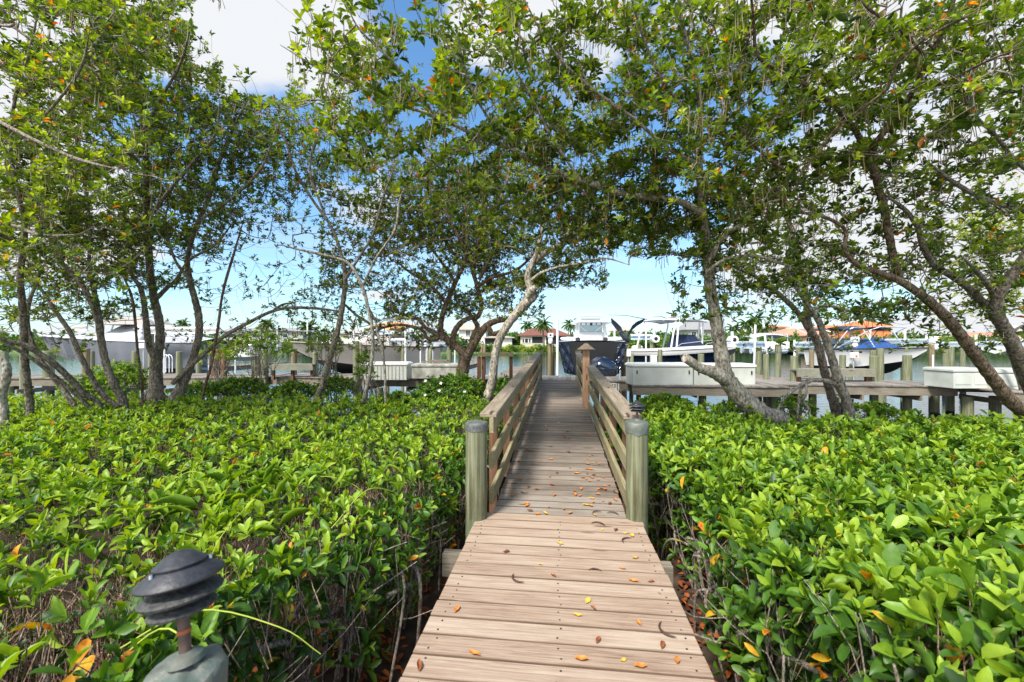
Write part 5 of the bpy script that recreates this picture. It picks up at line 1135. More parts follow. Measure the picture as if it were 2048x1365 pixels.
br('D', 8.8, 6.6, [(312, 810, 24), (312, 765, 18), (313, 720, 15), (320, 680, 12), (318, 640, 11), (308, 595, 10.5), (300, 540, 10), (296, 470, 9.5), (293, 400, 9), (292, 330, 8), (285, 240, 7), (268, 150, 6), (255, 70, 4.5), (245, -40, 3)], mid=(.25, 8.6), root=True)
br('D', 8.5, 7.8, [(312, 720, 10), (298, 690, 9), (292, 640, 8), (285, 590, 7), (270, 560, 5), (235, 520, 4), (190, 500, 3)])
br('D', 8.5, 8.0, [(310, 600, 7), (335, 575, 6), (352, 560, 5), (380, 520, 4), (430, 490, 3), (470, 440, 2.5)])
br('D', 7.6, 6.6, [(295, 440, 6), (340, 380, 5), (390, 320, 4), (430, 270, 3), (440, 200, 2)])
br('D', 7.4, 6.4, [(292, 340, 6), (250, 300, 5), (200, 290, 4), (150, 280, 3)])
br('D', 7.1, 6, [(288, 260, 5), (320, 200, 4), (360, 130, 3), (380, 60, 2)])
br('D', 8.8, 8.7, [(300, 780, 9), (288, 800, 7), (272, 822, 5)], root=False)
tree('E', 'slightly bent mangrove trunk, right one of the pair at left', 'bark_grey', (358, 8.8), L=.09)
br('E', 8.8, 7.2, [(350, 815, 22), (362, 775, 15), (376, 745, 12), (388, 710, 10), (398, 670, 10), (397, 630, 10), (390, 600, 9), (380, 560, 8), (375, 520, 7), (390, 460, 6), (420, 390, 5.5), (440, 320, 5), (470, 250, 4), (500, 190, 3)], mid=(.35, 8.6), root=True)
br('E', 8.6, 8.9, [(345, 768, 7), (378, 735, 7), (412, 705, 6.5), (450, 672, 6), (497, 646, 5.5), (540, 625, 5), (580, 616, 4.5), (640, 618, 4), (690, 625, 3)])
br('E', 8.9, 8.9, [(545, 623, 4), (565, 610, 3.5), (590, 605, 3)])
br('E', 8.2, 7.5, [(380, 560, 5), (350, 520, 4), (330, 450, 3.5), (340, 400, 3)])
br('E', 7.8, 7.0, [(400, 440, 4), (460, 400, 3.5), (520, 340, 3), (550, 270, 2)])
tree('F', 'slim mangrove leaning right in front of the cream boat', 'bark_grey', (642, 9.0), L=.085)
br('F', 9.0, 7.6, [(634, 805, 10), (645, 770, 9), (655, 730, 8.5), (668, 690, 8), (680, 640, 8), (688, 590, 7.5), (690, 550, 6.5), (680, 500, 5), (660, 450, 4.5), (625, 400, 4), (590, 340, 3.5), (570, 280, 3), (530, 220, 2)], root=True)
br('F', 8.4, 8.0, [(690, 560, 5), (715, 520, 4), (745, 470, 3.5), (765, 400, 3), (790, 330, 2)])
br('F', 8.6, 9.0, [(690, 610, 4), (712, 630, 3), (735, 645, 3), (760, 665, 2)])
br('F', 8.1, 7.4, [(650, 430, 4), (620, 340, 3.5), (640, 260, 3), (650, 200, 2)])
tree('G', 'pale slender trunk in front of the slatted dock box, the left of two', 'bark_pale', (726, 8.7), L=.085)
br('G', 8.7, 7.8, [(726, 815, 6), (737, 760, 6), (745, 710, 5.5), (745, 660, 5), (737, 620, 5), (725, 575, 5), (700, 530, 4.5), (665, 515, 4), (600, 500, 3.5), (560, 490, 3)], root=True)
br('G', 8.4, 7.8, [(725, 575, 4), (750, 520, 3.5), (790, 460, 3), (800, 400, 2.5), (830, 330, 2)])
tree('H', 'very thin pale stem in front of the slatted dock box, the right of two', 'bark_pale', (771, 9.0), L=.08)
br('H', 9.0, 8.8, [(771, 805, 3), (770, 750, 3), (765, 700, 3), (756, 670, 3), (750, 640, 2.5), (735, 610, 2.5), (728, 575, 2)], root=True)
tree('I', 'thin dark straight stem between the twin trunks and the cream boat', 'bark_dark', (408, 8.6), L=.085)
br('I', 8.6, 8.0, [(405, 800, 4), (420, 740, 4), (430, 690, 4), (438, 640, 4), (443, 600, 3.5), (452, 560, 3), (470, 500, 2.5), (490, 430, 2)], root=True)
tree('J', 'thin stem with a few leaves before the middle of the grey covered boat', 'bark_dark', (280, 8.2), L=.085)
br('J', 8.2, 7.6, [(285, 800, 3.5), (280, 740, 3.5), (274, 690, 3.5), (270, 640, 3), (262, 590, 3), (240, 540, 2.5)], root=True)
tree('K', 'curving multi stemmed mangrove crossing in front of the grey boat bow', 'bark_grey', (235, 7.6), L=.092)
br('K', 7.9, 6.6, [(248, 815, 12), (228, 770, 11), (213, 730, 10), (204, 690, 9.5), (196, 640, 9), (180, 600, 8), (160, 565, 7), (120, 520, 6), (90, 450, 5), (70, 370, 4), (60, 280, 3)], root=True)
br('K', 7.8, 7.0, [(236, 815, 8), (205, 790, 8), (180, 750, 7.5), (160, 710, 7), (140, 665, 6.5), (112, 625, 6), (90, 590, 5), (60, 550, 4)])
br('K', 7.7, 7.0, [(205, 700, 7), (200, 640, 7), (190, 590, 6), (178, 540, 5), (180, 460, 4.5), (170, 370, 4), (150, 260, 3), (130, 150, 2)])
tree('L', 'low mangrove with two long stems sweeping left across the water', 'bark_grey', (190, 7.2), L=.092)
br('L', 7.5, 6.2, [(200, 820, 9), (170, 790, 9), (140, 758, 9), (108, 728, 8.5), (76, 706, 8), (48, 690, 8), (20, 684, 7), (-30, 668, 6), (-90, 650, 5)], root=True)
br('L', 7.4, 6.4, [(180, 815, 6), (140, 778, 5.5), (100, 745, 5.5), (60, 715, 5), (20, 692, 4.5), (-20, 665, 3)])
br('L', 7.3, 7.0, [(150, 812, 8), (120, 770, 7.5), (95, 740, 7), (70, 700, 6.5), (55, 650, 6), (60, 600, 5), (78, 550, 4), (80, 480, 3)])
tree('M', 'upright mangrove trunk standing in the water near the left edge', 'bark_grey', (58, 7.2), L=.095)
br('M', 7.2, 5.0, [(60, 815, 10), (55, 770, 9.5), (50, 720, 9.5), (48, 670, 9.5), (45, 610, 9), (40, 550, 8), (50, 480, 7), (40, 400, 6), (20, 300, 5), (30, 200, 4), (60, 100, 3), (80, 0, 2)], root=True)
br('M', 6.0, 4.6, [(45, 490, 6), (-20, 460, 5), (-80, 420, 4)])
br('M', 5.6, 4.2, [(-60, 210, 6), (20, 255, 5.5), (90, 290, 5), (160, 320, 4.5), (240, 340, 3.5)])
br('M', 5.4, 4.4, [(20, 300, 4), (100, 220, 3.5), (160, 140, 3), (180, 60, 2)])
br('M', 6.2, 5.0, [(-60, 440, 6), (20, 450, 5), (80, 470, 4), (150, 470, 3)])
tree('N', 'bent pale mangrove at the left edge of the view', 'bark_pale', (0, 6.2), L=.095)
br('N', 6.2, 5.6, [(8, 830, 11), (4, 790, 11), (12, 760, 11), (14, 735, 10), (0, 718, 10), (-25, 700, 9), (-60, 640, 7), (-60, 540, 6), (-30, 430, 4)], root=True)
tree('O', 'brown mangrove forking low, left trunk of the crossed pair before the right bench', 'bark_grey', (1672, 8.4), L=.088)
br('O', 8.4, 7.8, [(1674, 840, 14), (1662, 790, 12), (1648, 740, 11.5), (1636, 690, 11), (1620, 660, 11), (1595, 625, 8.5), (1565, 595, 7.5), (1535, 570, 6), (1500, 548, 4.5), (1450, 530, 3)], root=True)
br('O', 8.1, 7.4, [(1622, 664, 9), (1614, 630, 9), (1612, 590, 8), (1600, 530, 7), (1585, 470, 6), (1560, 400, 4.5), (1540, 330, 3)])
br('O', 8.0, 7.6, [(1615, 625, 4), (1650, 612, 4), (1700, 622, 3), (1745, 640, 2)])
tree('P', 'pale mangrove with arching prop roots, right trunk of the crossed pair', 'bark_pale', (1692, 8.1), L=.088)
br('P', 8.1, 7.2, [(1700, 840, 15), (1692, 800, 13), (1680, 772, 15), (1672, 745, 13), (1662, 710, 11), (1648, 670, 10), (1636, 640, 9), (1612, 605, 7), (1590, 570, 6), (1575, 530, 5), (1590, 460, 4), (1620, 400, 3)], root=True)
br('P', 8.0, 7.6, [(1678, 770, 8), (1650, 762, 7), (1620, 762, 6.5), (1595, 775, 6), (1570, 795, 5), (1550, 830, 5)])
br('P', 7.9, 7.7, [(1620, 763, 5), (1604, 775, 4.5), (1598, 800, 4.5), (1594, 840, 4)])
br('P', 7.8, 7.7, [(1612, 768, 4), (1612, 790, 3.5), (1604, 800, 3), (1618, 820, 3), (1620, 845, 3)])
tree('Q', 'big dark trunk sweeping up and left from the lower right corner', 'bark_dark', (2060, 6.0), L=.095)
br('Q', 6.0, 4.6, [(2075, 850, 20), (2030, 812, 19), (1995, 770, 17.5), (1965, 730, 16.5), (1935, 690, 15.5), (1905, 650, 15), (1872, 615, 14), (1835, 585, 12), (1795, 560, 10.5), (1755, 545, 8), (1715, 530, 7), (1690, 500, 6), (1690, 460, 5.5), (1650, 435, 5), (1590, 420, 4), (1540, 380, 3)], root=True)
br('Q', 5.4, 4.0, [(1800, 562, 12), (1788, 520, 11), (1778, 470, 10.5), (1766, 410, 10), (1750, 350, 10.5), (1740, 318, 12), (1757, 280, 10), (1790, 235, 9), (1825, 185, 8.5), (1858, 120, 8), (1890, 50, 7), (1920, -40, 6)])
br('Q', 5.0, 3.4, [(1738, 320, 9), (1710, 260, 8), (1670, 215, 7), (1620, 175, 6.5), (1560, 145, 6), (1515, 110, 5), (1508, 50, 4.5), (1500, -40, 4)])
br('Q', 4.6, 3.4, [(1600, 350, 3), (1640, 300, 4.5), (1680, 250, 4.5), (1720, 220, 4), (1770, 180, 4), (1800, 120, 3.5), (1880, 60, 3), (1960, 20, 2)])
br('Q', 4.8, 3.6, [(1600, 360, 5), (1540, 320, 4), (1490, 270, 3), (1450, 200, 2.5), (1420, 120, 2)])
br('Q', 4.5, 3.2, [(1825, 185, 5), (1900, 160, 4), (1980, 120, 3.5), (2060, 90, 3)])
br('Q', 4.2, 3.0, [(1858, 120, 5), (1800, 60, 4), (1740, 20, 3), (1690, -30, 2)])
tree('R', 'grey mangrove rising at the right edge with a wide fork above', 'bark_grey', (2075, 6.6), L=.095)
br('R', 6.6, 5.0, [(2090, 840, 22), (2060, 770, 20), (2035, 710, 19), (2010, 660, 17), (1992, 625, 17), (1998, 590, 15), (2018, 560, 14), (2048, 515, 13), (2090, 450, 11), (2110, 350, 9)], root=True)
br('R', 6.2, 5.0, [(1994, 622, 12), (1965, 605, 11), (1935, 575, 10), (1900, 550, 9.5), (1868, 530, 9), (1845, 490, 8), (1835, 455, 7), (1810, 420, 6), (1770, 390, 5)])
br('R', 5.9, 4.4, [(1992, 600, 8), (1975, 570, 7), (1950, 540, 6), (1920, 510, 4)])
br('R', 5.6, 4.2, [(2080, 430, 9), (2020, 415, 8), (1960, 395, 7), (1900, 360, 6), (1850, 320, 5)])
br('R', 5.2, 4.0, [(2110, 370, 7), (2040, 330, 6), (1990, 270, 5), (1940, 220, 4), (1920, 150, 3)])
br('R', 5.2, 4.0, [(2110, 330, 6), (2060, 240, 5), (2030, 160, 4), (1990, 70, 3)])
tree('S', 'yellow green leafy tree behind the leaning trunks at far right', 'bark_grey', (2040, 10.5), L=.11, tb=.66)
br('S', 10.5, 10, [(2050, 800, 8), (2020, 700, 7), (2000, 620, 6), (1985, 560, 5), (1990, 500, 4), (2010, 450, 3)], root=True)
br('S', 10.3, 10, [(1990, 590, 4), (2040, 540, 3), (2080, 480, 2)])
br('S', 10.3, 10, [(2005, 640, 4), (1960, 590, 3), (1945, 530, 2)])

# canopy coverage (rows of 64 px from the top of the photo, plus two rows above it; cols from -192 px)
cov = """
666 66787651035555566778888888777766 666
666 67899750034645555667778888777777 666
666 47999700025434376777778888787777 666
666 67999810037666766777778878788777 666
666 88999861037878877888878888777777 777
777 88889888667888888888887888887777 777
777 88888888877778899998888888776666 777
777 89988877666788999999999887776666 777
777 89988876425789999999999986655577 777
777 88888862115789998899998876654788 777
666 67776411117447999850038887665678 777
555 45542011133276764000045346665455 766
444 11100112222323100000000111111222 655
"""
rows_ = [r.replace(' ', '') for r in cov.strip().splitlines()]
sk = []; keys = list(TREES)
for ti, k in enumerate(keys):
    for b in TREES[k]['br']:
        for i in range(0, len(b), 1): sk.append((*b[i, :3], b[i, 3], ti))
sk = np.array(sk); SKN = len(sk)
def project(P):
    l = P[:, 0] * CA + P[:, 1] * SA; d = -P[:, 0] * SA + P[:, 1] * CA; return 1024 + l / d * FPX, HORZ - (P[:, 2] - CAMZ) / d * FPX, d
spx, spy, sdp = project(sk[:, :3])
# limbs only (not the bare lower trunks) guide the leaf depth
ok = (spy < 660) & (sk[:, 3] < .085)
gi = np.where(ok)[0]
S_nodes = np.where((sk[:, 4] == keys.index('S')) & (spy < 600))[0]
tips, tipd = [], []
S_i = keys.index('S'); C_i = keys.index('C')
for r, row in enumerate(rows_):
    for c, ch in enumerate(row):
        dg = int(ch)
        if dg == 0: continue
        x0, y0 = (c - 3) * 64, (r - 2) * 64
        dist = np.hypot(spx[gi] - x0 - 32, spy[gi] - y0 - 32); cand = gi[dist < 190]
        if len(cand) < 4: cand = gi[np.argsort(dist)[:12]]
        wts = np.exp(-np.hypot(spx[cand] - x0 - 32, spy[cand] - y0 - 32) / 70.0) + 1e-4; wts /= wts.sum()
        lai = -math.log(1 - min(.93, dg / 10 * 1.02)) * 1.5; need = 4096 * lai; guard = 0
        if not (0 <= x0 < 2048 and y0 >= 0): need *= .45
        while need > 0 and guard < 700:
            guard += 1; j = RNG.choice(cand, p=wts); px, py = x0 + RNG.uniform(0, 64), y0 + RNG.uniform(0, 64)
            if px > 1900 and 420 < py < 600 and RNG.random() < .5: j = RNG.choice(S_nodes)
            u_, v_ = px / 62 + 1.1 * math.sin(py / 47), py / 30 + 1.2 * math.sin(px / 71 + sk[j, 4]); nz = math.sin(u_ + sk[j, 4] * 2) * math.cos(v_) + .6 * math.sin(u_ * 2.3 + v_ * 1.1) + .4 * math.cos(v_ * 2.2 - u_)
            if nz < RNG.uniform(-1.05, .35): continue                                  # leaves gather in sprays with gaps between
            d = sdp[j] + abs(RNG.normal(0, .5)) - .10; d = max(d * 1.04, 2.9); k = keys[int(sk[j, 4])]; L = TREES[k]['L']
            need -= 6.5 * .62 * .42 * .72 * (L * .86 * FPX / d) ** 2
            q = W(px, py, d); tips.append((q.x, q.y, q.z)); tipd.append(int(sk[j, 4]))
tips = np.array(tips); tipd = np.array(tipd)
print('rosettes', len(tips))
# grow twigs: each shoot joins the nearest wood of its own tree
MAXN = SKN + len(tips) * 6; NP = np.zeros((MAXN, 3), np.float32); NPAR = np.full(MAXN, -1); NTI = np.zeros(MAXN, int); NC = np.zeros(MAXN)
NP[:SKN] = sk[:, :3]; NTI[:SKN] = sk[:, 4].astype(int)
use_sk = np.ones(MAXN, bool); use_sk[:SKN] = ok
tip_node = np.zeros(len(tips), int); nn = SKN; axes = np.zeros((len(tips), 3))
for ti in range(len(keys)):
    ids = np.where(tipd == ti)[0]
    if len(ids) == 0: continue
    mine = list(np.where((sk[:, 4] == ti) & ok)[0])
    if not mine: mine = list(np.where(sk[:, 4] == ti)[0])
    loc = np.zeros((len(mine) + len(ids) * 8, 3), np.float32); lid = np.zeros(len(loc), int); m_ = len(mine); loc[:m_] = NP[mine]; lid[:m_] = mine
    d0 = np.array([np.min(np.sum((loc[:m_] - tips[i]) ** 2, 1)) for i in ids])
    for i in ids[np.argsort(d0)]:
        p_ = tips[i]; dd = np.sum((loc[:m_] - p_) ** 2, 1); low = np.where(loc[:m_, 2] > p_[2] + .02, 1.9, 1.0)   # prefer wood from below
        j = int(np.argmin(dd * low)); q0 = loc[j].astype(float); dist = math.sqrt(dd[j]); k = int(min(6, max(1, round(dist / .11)))); prev = lid[j]
        ctrl = q0 * .45 + p_ * .55 + np.array([0, 0, -.22 * dist]) + RNG.normal(0, .07 * dist, 3)
        for s_ in range(1, k + 1):
            t_ = s_ / k; pt = (1 - t_) ** 2 * q0 + 2 * t_ * (1 - t_) * ctrl + t_ * t_ * p_
            if s_ < k: pt = pt + RNG.normal(0, .008, 3)
            NP[nn] = pt; NPAR[nn] = prev; NTI[nn] = ti; prev = nn
            if s_ < k and m_ < len(loc): loc[m_] = pt; lid[m_] = nn; m_ += 1
            nn += 1
        tip_node[i] = nn - 1; a_ = p_ - ctrl; axes[i] = a_ / (np.linalg.norm(a_) + 1e-6) * .6 + np.array([0, 0, .75]) + RNG.normal(0, .25, 3)
for i in tip_node:
    k = i
    while k >= SKN: NC[k] += 1; k = NPAR[k]
nrad = .0019 * np.maximum(NC, 1) ** .42
for ti, key in enumerate(keys):
    T = TREES[key]; m = MB()
    for b in T['br']:
        n_ = len(b); seg = 10 if b[:, 3].max() > .05 else 7; rr = b[:, 3].copy()
        big = rr > .035; rr = rr * (1 + np.where(big, .10, .05) * np.sin(np.arange(n_) * 1.9 + ti) * RNG.uniform(.2, 1, n_))
        # finer rings with lumps for the thick wood
        m.tube([Vector(x) for x in b[:, :3]], list(rr), seg)
    tr = m.build('trunk', T['bark'], T['o'], smooth=True, world=True)
    E = np.where((NTI[SKN:nn] == ti))[0] + SKN
    if len(E):
        A = NP[NPAR[E]].astype(float); B = NP[E].astype(float); ra = nrad[E]; prn = NPAR[E]; ra0 = np.where(prn >= SKN, np.minimum(nrad[prn], nrad[E] * 1.3), nrad[E] * 1.2)
        prisms('twigs', A, B + (B - A) * .04, ra0, ra, 'twig' if key != 'C' else 'bark_dark', T['o'], seg=4)
    ids = np.where(tipd == ti)[0]
    if len(ids):
        near = key in 'ANMQRKLDE'
        b_, d_, u_, l_, w_, t_ = rosettes(tips[ids], axes[ids], k=(5, 8) if key != 'C' else (6, 10), L=T['L'], ratio=.44, open_=(.35, 1.35), tbase=T['tb'], tvar=.13, young=.24, dead=.018 if key != 'C' else .006)
        leaves('crown', b_, d_, u_, l_, w_, t_, T['leaf'], T['o'], fine=near)
        if key in 'AQDEMKFO':                                # hanging seed pods
            sel = ids[RNG.random(len(ids)) < .16]; A_, B_ = [], []
            for i in sel:
                for _ in range(RNG.integers(1, 4)):
                    o_ = tips[i] + RNG.normal(0, .03, 3); l2 = RNG.uniform(.13, .24); e_ = o_ + np.array([RNG.normal(0, .02), RNG.normal(0, .02), -l2]); A_.append(o_); B_.append(e_)
            if A_: o = prisms('seed_pods', np.array(A_), np.array(B_), .0028, .0045, 'pod_green', T['o'], seg=5); o['kind'] = 'stuff'

# ------------------------------------------------------------------ hedges either side of the boardwalk
def hedge(side, label):
    sg = side; o = thing('mangrove_hedge', label, 'hedge', (sg * 3.5, 4.5, .35), group='clipped mangrove hedges beside the boardwalk')
    def top(x, y): return (1.34 if sg < 0 else 1.38) + .075 * wob(x * .8, y * .8, 3 + sg) + .03 * wob(x * 3, y * 3, 1) - .06 * np.exp(-((np.abs(x) - 1.0) / .25) ** 2) + (.44 * np.exp(-((x - 1.75) / .75) ** 2 - ((y - 1.2) / .8) ** 2) if sg > 0 else .26 * np.exp(-((x + 2.0) / .7) ** 2 - ((y - 1.0) / .8) ** 2))
    def edge(y): return (1.24 if sg < 0 else 1.16) + .08 * np.sin(y * 1.7 + sg) + .05 * np.sin(y * 4.1) + (.26 if sg < 0 else .06) * np.exp(-((y - 1.9) / .9) ** 2) - .18 * (np.abs(y - 6.9) < 2.5)
    yend = lambda x: (8.9 if sg < 0 else 8.3 - 1.3 * np.clip((x - 2.2) / 1.2, 0, 1)) + .3 * np.sin(x * 1.3)
    def pts(n_):
        xs, ys = [], []; got = 0
        while got < n_:
            d = RNG.uniform(.35, 9.6, 4 * n_) ; wgt = RNG.random(4 * n_) < (d / 9.6) ** .8 + .06
            l = RNG.uniform(-1.42, 1.42, 4 * n_) * (d + .5); X = l * CA - d * SA; Y = l * SA + d * CA
            k = wgt & (sg * X > edge(Y)) & (Y < yend(X)); xs.append(X[k]); ys.append(Y[k]); got += k.sum()
        return np.concatenate(xs)[:n_], np.concatenate(ys)[:n_]
    bare = lambda X, Y: 1 - .72 * np.exp(-(((X + 1.95) / .65) ** 2 + ((Y - 1.6) / .55) ** 2)) if sg < 0 else 1 + 0 * X
    R_ = []
    n1 = 5900; X, Y = pts(n1); k = RNG.random(n1) < bare(X, Y) * (.78 + .3 * wob(X * 1.1, Y * 1.1, 5)); X, Y = X[k], Y[k]
    Z = top(X, Y) + RNG.normal(0, .045, len(X)); P = np.stack([X, Y, Z], 1); ax = np.array([0, 0, 1.]) + RNG.normal(0, .45, P.shape) + np.array([0, -.15, 0])
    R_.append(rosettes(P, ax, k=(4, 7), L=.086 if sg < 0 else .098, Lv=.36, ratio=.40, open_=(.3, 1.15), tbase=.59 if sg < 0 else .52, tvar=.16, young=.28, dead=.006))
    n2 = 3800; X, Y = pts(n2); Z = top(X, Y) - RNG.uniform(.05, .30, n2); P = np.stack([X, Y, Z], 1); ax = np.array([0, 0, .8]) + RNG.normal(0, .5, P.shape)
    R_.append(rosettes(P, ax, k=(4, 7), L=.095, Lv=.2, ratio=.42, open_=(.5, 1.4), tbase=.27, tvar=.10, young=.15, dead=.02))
    # side face towards the boardwalk, open and stemmy lower down
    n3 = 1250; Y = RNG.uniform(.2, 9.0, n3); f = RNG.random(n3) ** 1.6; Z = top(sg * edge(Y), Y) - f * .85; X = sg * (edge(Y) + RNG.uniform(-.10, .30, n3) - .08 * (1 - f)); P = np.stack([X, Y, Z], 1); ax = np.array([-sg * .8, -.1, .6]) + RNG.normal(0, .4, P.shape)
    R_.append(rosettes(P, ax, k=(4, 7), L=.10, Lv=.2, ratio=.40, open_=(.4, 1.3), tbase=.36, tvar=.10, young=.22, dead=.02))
    # stray shoots standing above the top
    n4 = 260; X, Y = pts(n4); Z = top(X, Y) + RNG.uniform(.06, .16, n4); P4 = np.stack([X, Y, Z], 1); ax = np.array([0, 0, 1.]) + RNG.normal(0, .25, P4.shape)
    R_.append(rosettes(P4, ax, k=(4, 6), L=.10, ratio=.34, open_=(.15, .8), tbase=.62, tvar=.08, young=.18, dead=0))
    cat = [np.concatenate([r[i] for r in R_]) for i in range(6)]
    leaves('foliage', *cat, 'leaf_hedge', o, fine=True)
    # woody stems: upright forked ones along the side, a twig tangle under the top
    paths = []
    n5 = 620; Y = RNG.uniform(.2, 8.8, n5); X = sg * (edge(Y) + RNG.uniform(.0, .9, n5))
    for x, y in zip(X, Y):
        h = top(x, y) - .06; p0 = np.array([x, y, .25]); p3 = np.array([x + RNG.normal(0, .12) - sg * .06, y + RNG.normal(0, .15), h]); p1 = p0 * .65 + p3 * .35 + RNG.normal(0, .03, 3); p2 = p0 * .3 + p3 * .7 + RNG.normal(0, .05, 3); r0 = RNG.uniform(.004, .012)
        c = smooth_path([p0, p1, p2, p3], 3); paths.append((c, r0, r0 * .45))
        for _ in range(2):
            a = c[RNG.integers(3, 7)]; e = a + np.array([RNG.normal(-sg * .08, .15), RNG.normal(0, .15), RNG.uniform(.1, .4)]); e[2] = min(e[2], h); paths.append((smooth_path([a, a * .5 + e * .5 + RNG.normal(0, .03, 3), e], 2), r0 * .6, r0 * .3))
    paths_to_prisms('stem', paths, 'twig', o)
    paths = []; n6 = 6500 if sg < 0 else 5000; X, Y = pts(n6)
    if sg < 0: X = np.concatenate([X, RNG.normal(-1.9, .5, 1300)]); Y = np.concatenate([Y, RNG.normal(1.7, .5, 1300)])
    for x, y in zip(X, Y):
        if sg * x < edge(y): continue
        h = top(x, y); p3 = np.array([x, y, h + RNG.normal(-.03, .03)]); p0 = p3 + np.array([RNG.normal(0, .10), RNG.normal(0, .10), -RNG.uniform(.12, .45)]); r0 = RNG.uniform(.0018, .0045)
        paths.append((np.array([p0, (p0 + p3) / 2 + RNG.normal(0, .02, 3), p3]), r0, r0 * .6))
    for p_ in P4: paths.append((np.array([p_ - np.array([0, 0, .22]), p_]), .003, .002))
    paths_to_prisms('twigs', paths, 'twig_brown', o, seg=3)
    # pale bare prop roots and climbing vines
    paths = []
    for _ in range(34 if sg > 0 else 26):
        y = RNG.uniform(1.3, 6); x = sg * (edge(y) + RNG.uniform(-.12, .25)); a = np.array([x, y, RNG.uniform(.7, 1.05)]); e = np.array([x - sg * RNG.uniform(-.1, .3), y + RNG.normal(0, .3), .28]); mdl = (a + e) / 2 + np.array([-sg * .12, 0, .22]); r0 = RNG.uniform(.008, .02); paths.append((smooth_path([a, mdl, e], 6), r0, r0 * .7))
    
    for pth in paths: paths_to_prisms('prop_root', [pth], 'twig', o, seg=6)
    paths = []
    for _ in range(26 if sg < 0 else 18):
        X, Y = pts(1); x, y = float(X[0]), float(Y[0]); y = max(y, 1.4)
        if sg * x < edge(y): x = sg * (edge(y) + .2)
        h = float(top(x, y)); a_ = RNG.uniform(0, 6.28); l_ = RNG.uniform(.3, .8); d_ = np.array([math.cos(a_), math.sin(a_), 0]) * l_
        p0 = np.array([x, y, h - .05]); paths.append((smooth_path([p0, p0 + d_ * .4 + np.array([0, 0, .10 + .12 * RNG.random()]), p0 + d_ * .8 + np.array([0, 0, .08]), p0 + d_ + np.array([0, 0, -.03])], 5), .0042, .0018))
    paths_to_prisms('vine', paths, 'vine_green', o, seg=4)
    if sg < 0:                                               # narrow grass blades climbing through the hedge
        spots_ = [W(480, 900, 3.6), W(430, 1010, 2.7), W(540, 850, 5.2), W(400, 960, 3.1), W(560, 940, 3.4), W(120, 960, 3.2)]; B_, D_ = [], []
        for q in spots_:
            for _ in range(15): B_.append((q.x + RNG.normal(0, .16), q.y + RNG.normal(0, .16), 1.32 + RNG.uniform(0, .10))); D_.append((RNG.normal(0, .7), RNG.normal(0, .7), RNG.uniform(.1, .9)))
        B_ = np.array(B_); g_ = leaves('grass_blades', B_, np.array(D_), np.array([[0, 0, 1.]] * len(B_)) + RNG.normal(0, .4, B_.shape), RNG.uniform(.14, .30, len(B_)), RNG.uniform(.005, .008, len(B_)), RNG.uniform(.6, .8, len(B_)), 'leaf_hedge', o); g_['kind'] = 'stuff'
    return o
hedge(-1, 'bright green clipped mangrove hedge filling the left foreground, brown twigs showing')
hedge(1, 'bright green glossy mangrove hedge filling the right foreground')
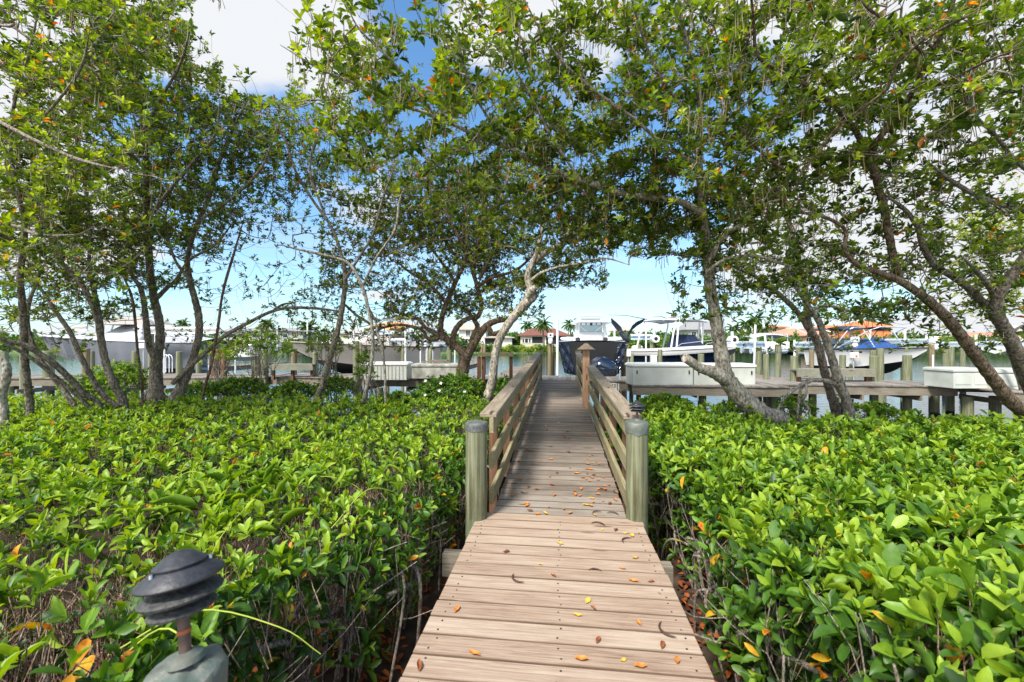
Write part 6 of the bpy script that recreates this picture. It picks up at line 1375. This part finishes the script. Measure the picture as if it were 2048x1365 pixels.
# narrow light blades of climbing grass on the left hedge
# ------------------------------------------------------------------ shrubs between hedge and dock
def shrub(px, py, d, rx, ry, rz_h, n_, label, tb=.34, mat='leaf_hedge', L=.075, flowers=0, name='mangrove_shrub'):
    q = W(px, py, d); t = thing(name, label, 'shrub', (q.x, q.y, .3), group='mangrove shrubs along the bank')
    u = nrm(RNG.normal(0, 1, (n_, 3))); u[:, 2] = np.abs(u[:, 2]) * 1.0 - .25 * RNG.random(n_); rr = RNG.uniform(.45, 1, n_) ** .5 * (1 + .16 * wob(u[:, 0] * 3, u[:, 1] * 3 + u[:, 2] * 4, px))
    P = np.stack([q.x + u[:, 0] * rx * rr, q.y + u[:, 1] * ry * rr, q.z + u[:, 2] * rz_h * rr], 1); ax = u + np.array([0, 0, .7])
    b_, d_, u_, l_, w_, t_ = rosettes(P, ax, k=(5, 8), L=L, ratio=.42, open_=(.35, 1.3), tbase=tb, tvar=.12, young=.25, dead=.01); leaves('foliage', b_, d_, u_, l_, w_, t_, mat, t, fine=False)
    paths = []
    for i in RNG.choice(n_, min(n_, 90 if n_ > 330 else 26), replace=False):
        a = np.array([q.x + RNG.normal(0, .2), q.y + RNG.normal(0, .15), max(.2, q.z - rz_h * .9)]); paths.append((smooth_path([a, (a + P[i]) / 2 + RNG.normal(0, .05, 3), P[i]], 4), .010, .003))
    for _ in range(5): a = np.array([q.x + RNG.normal(0, .15), q.y, .1]); paths.append((np.array([a, [q.x + RNG.normal(0, .2), q.y, q.z]]), .02, .014))
    paths_to_prisms('stem', paths, 'twig', t, seg=4)
    for i in range(flowers):
        a = RNG.uniform(-2.4, -.6); p_ = Vector((q.x + rx * .75 * math.cos(a), q.y + ry * .95 * math.sin(a), q.z + rz_h * RNG.uniform(.15, .8)))
        m = MB()
        for k in range(5): b0 = k * 1.256; m.add([p_, p_ + Vector((.028 * math.cos(b0 - .5), -.02, .028 * math.sin(b0 - .5))), p_ + Vector((.036 * math.cos(b0), -.03, .036 * math.sin(b0))), p_ + Vector((.028 * math.cos(b0 + .5), -.02, .028 * math.sin(b0 + .5)))], [(0, 1, 2, 3)])
        m.build('flower', 'flower_white', t, world=True)
    return t
shrub(905, 800, 9.4, .95, .8, .62, 1500, 'dense dark green shrub with white flowers under the bushy tree', flowers=5)
shrub(1010, 800, 9.8, .42, .45, .58, 420, 'small dark shrub against the left ramp railing')
shrub(790, 812, 9.5, .55, .5, .35, 360, 'low dark shrub left of the white flowered one', flowers=1)
shrub(675, 782, 10.6, .6, .5, .42, 330, 'loose shrub below the cream boat, right part', tb=.42)
shrub(590, 790, 10.8, .7, .5, .40, 380, 'loose shrub below the left timber bench', tb=.42)
shrub(480, 782, 10.8, .75, .5, .42, 430, 'shrub below the brown square post', tb=.42)
shrub(400, 790, 10.4, .5, .5, .38, 260, 'shrub behind the right trunk of the left pair', tb=.4)
shrub(240, 768, 10.2, .62, .5, .62, 480, 'bright shrub behind the left pair of trunks', tb=.5)
shrub(165, 790, 10.2, .45, .5, .50, 260, 'shrub under the curving stems at left', tb=.42)
shrub(520, 705, 11.5, 1.05, .45, .72, 300, 'light yellow green branchy shrub before the small white boat', tb=.64)
shrub(440, 715, 11.6, .55, .35, .62, 130, 'light green shrub beside the brown square post', tb=.6)
shrub(730, 745, 10.2, .26, .3, .62, 90, 'yellow green shrub at the left end of the slatted dock box', tb=.64)
shrub(650, 700, 10.8, .55, .3, .72, 120, 'sparse light green shrub before the cream boat bow', tb=.62)
shrub(1330, 812, 8.2, .55, .5, .25, 260, 'low bright shrub below the white dock boxes', tb=.5)
shrub(1480, 822, 8.4, .5, .5, .22, 170, 'low shrub behind the pale leaning trunk', tb=.46)
shrub(1590, 818, 8.8, .4, .4, .30, 150, 'low shrub under the arching prop roots', tb=.42)
shrub(1740, 825, 8.4, .5, .4, .22, 170, 'low shrub right of the crossed trunks', tb=.42)
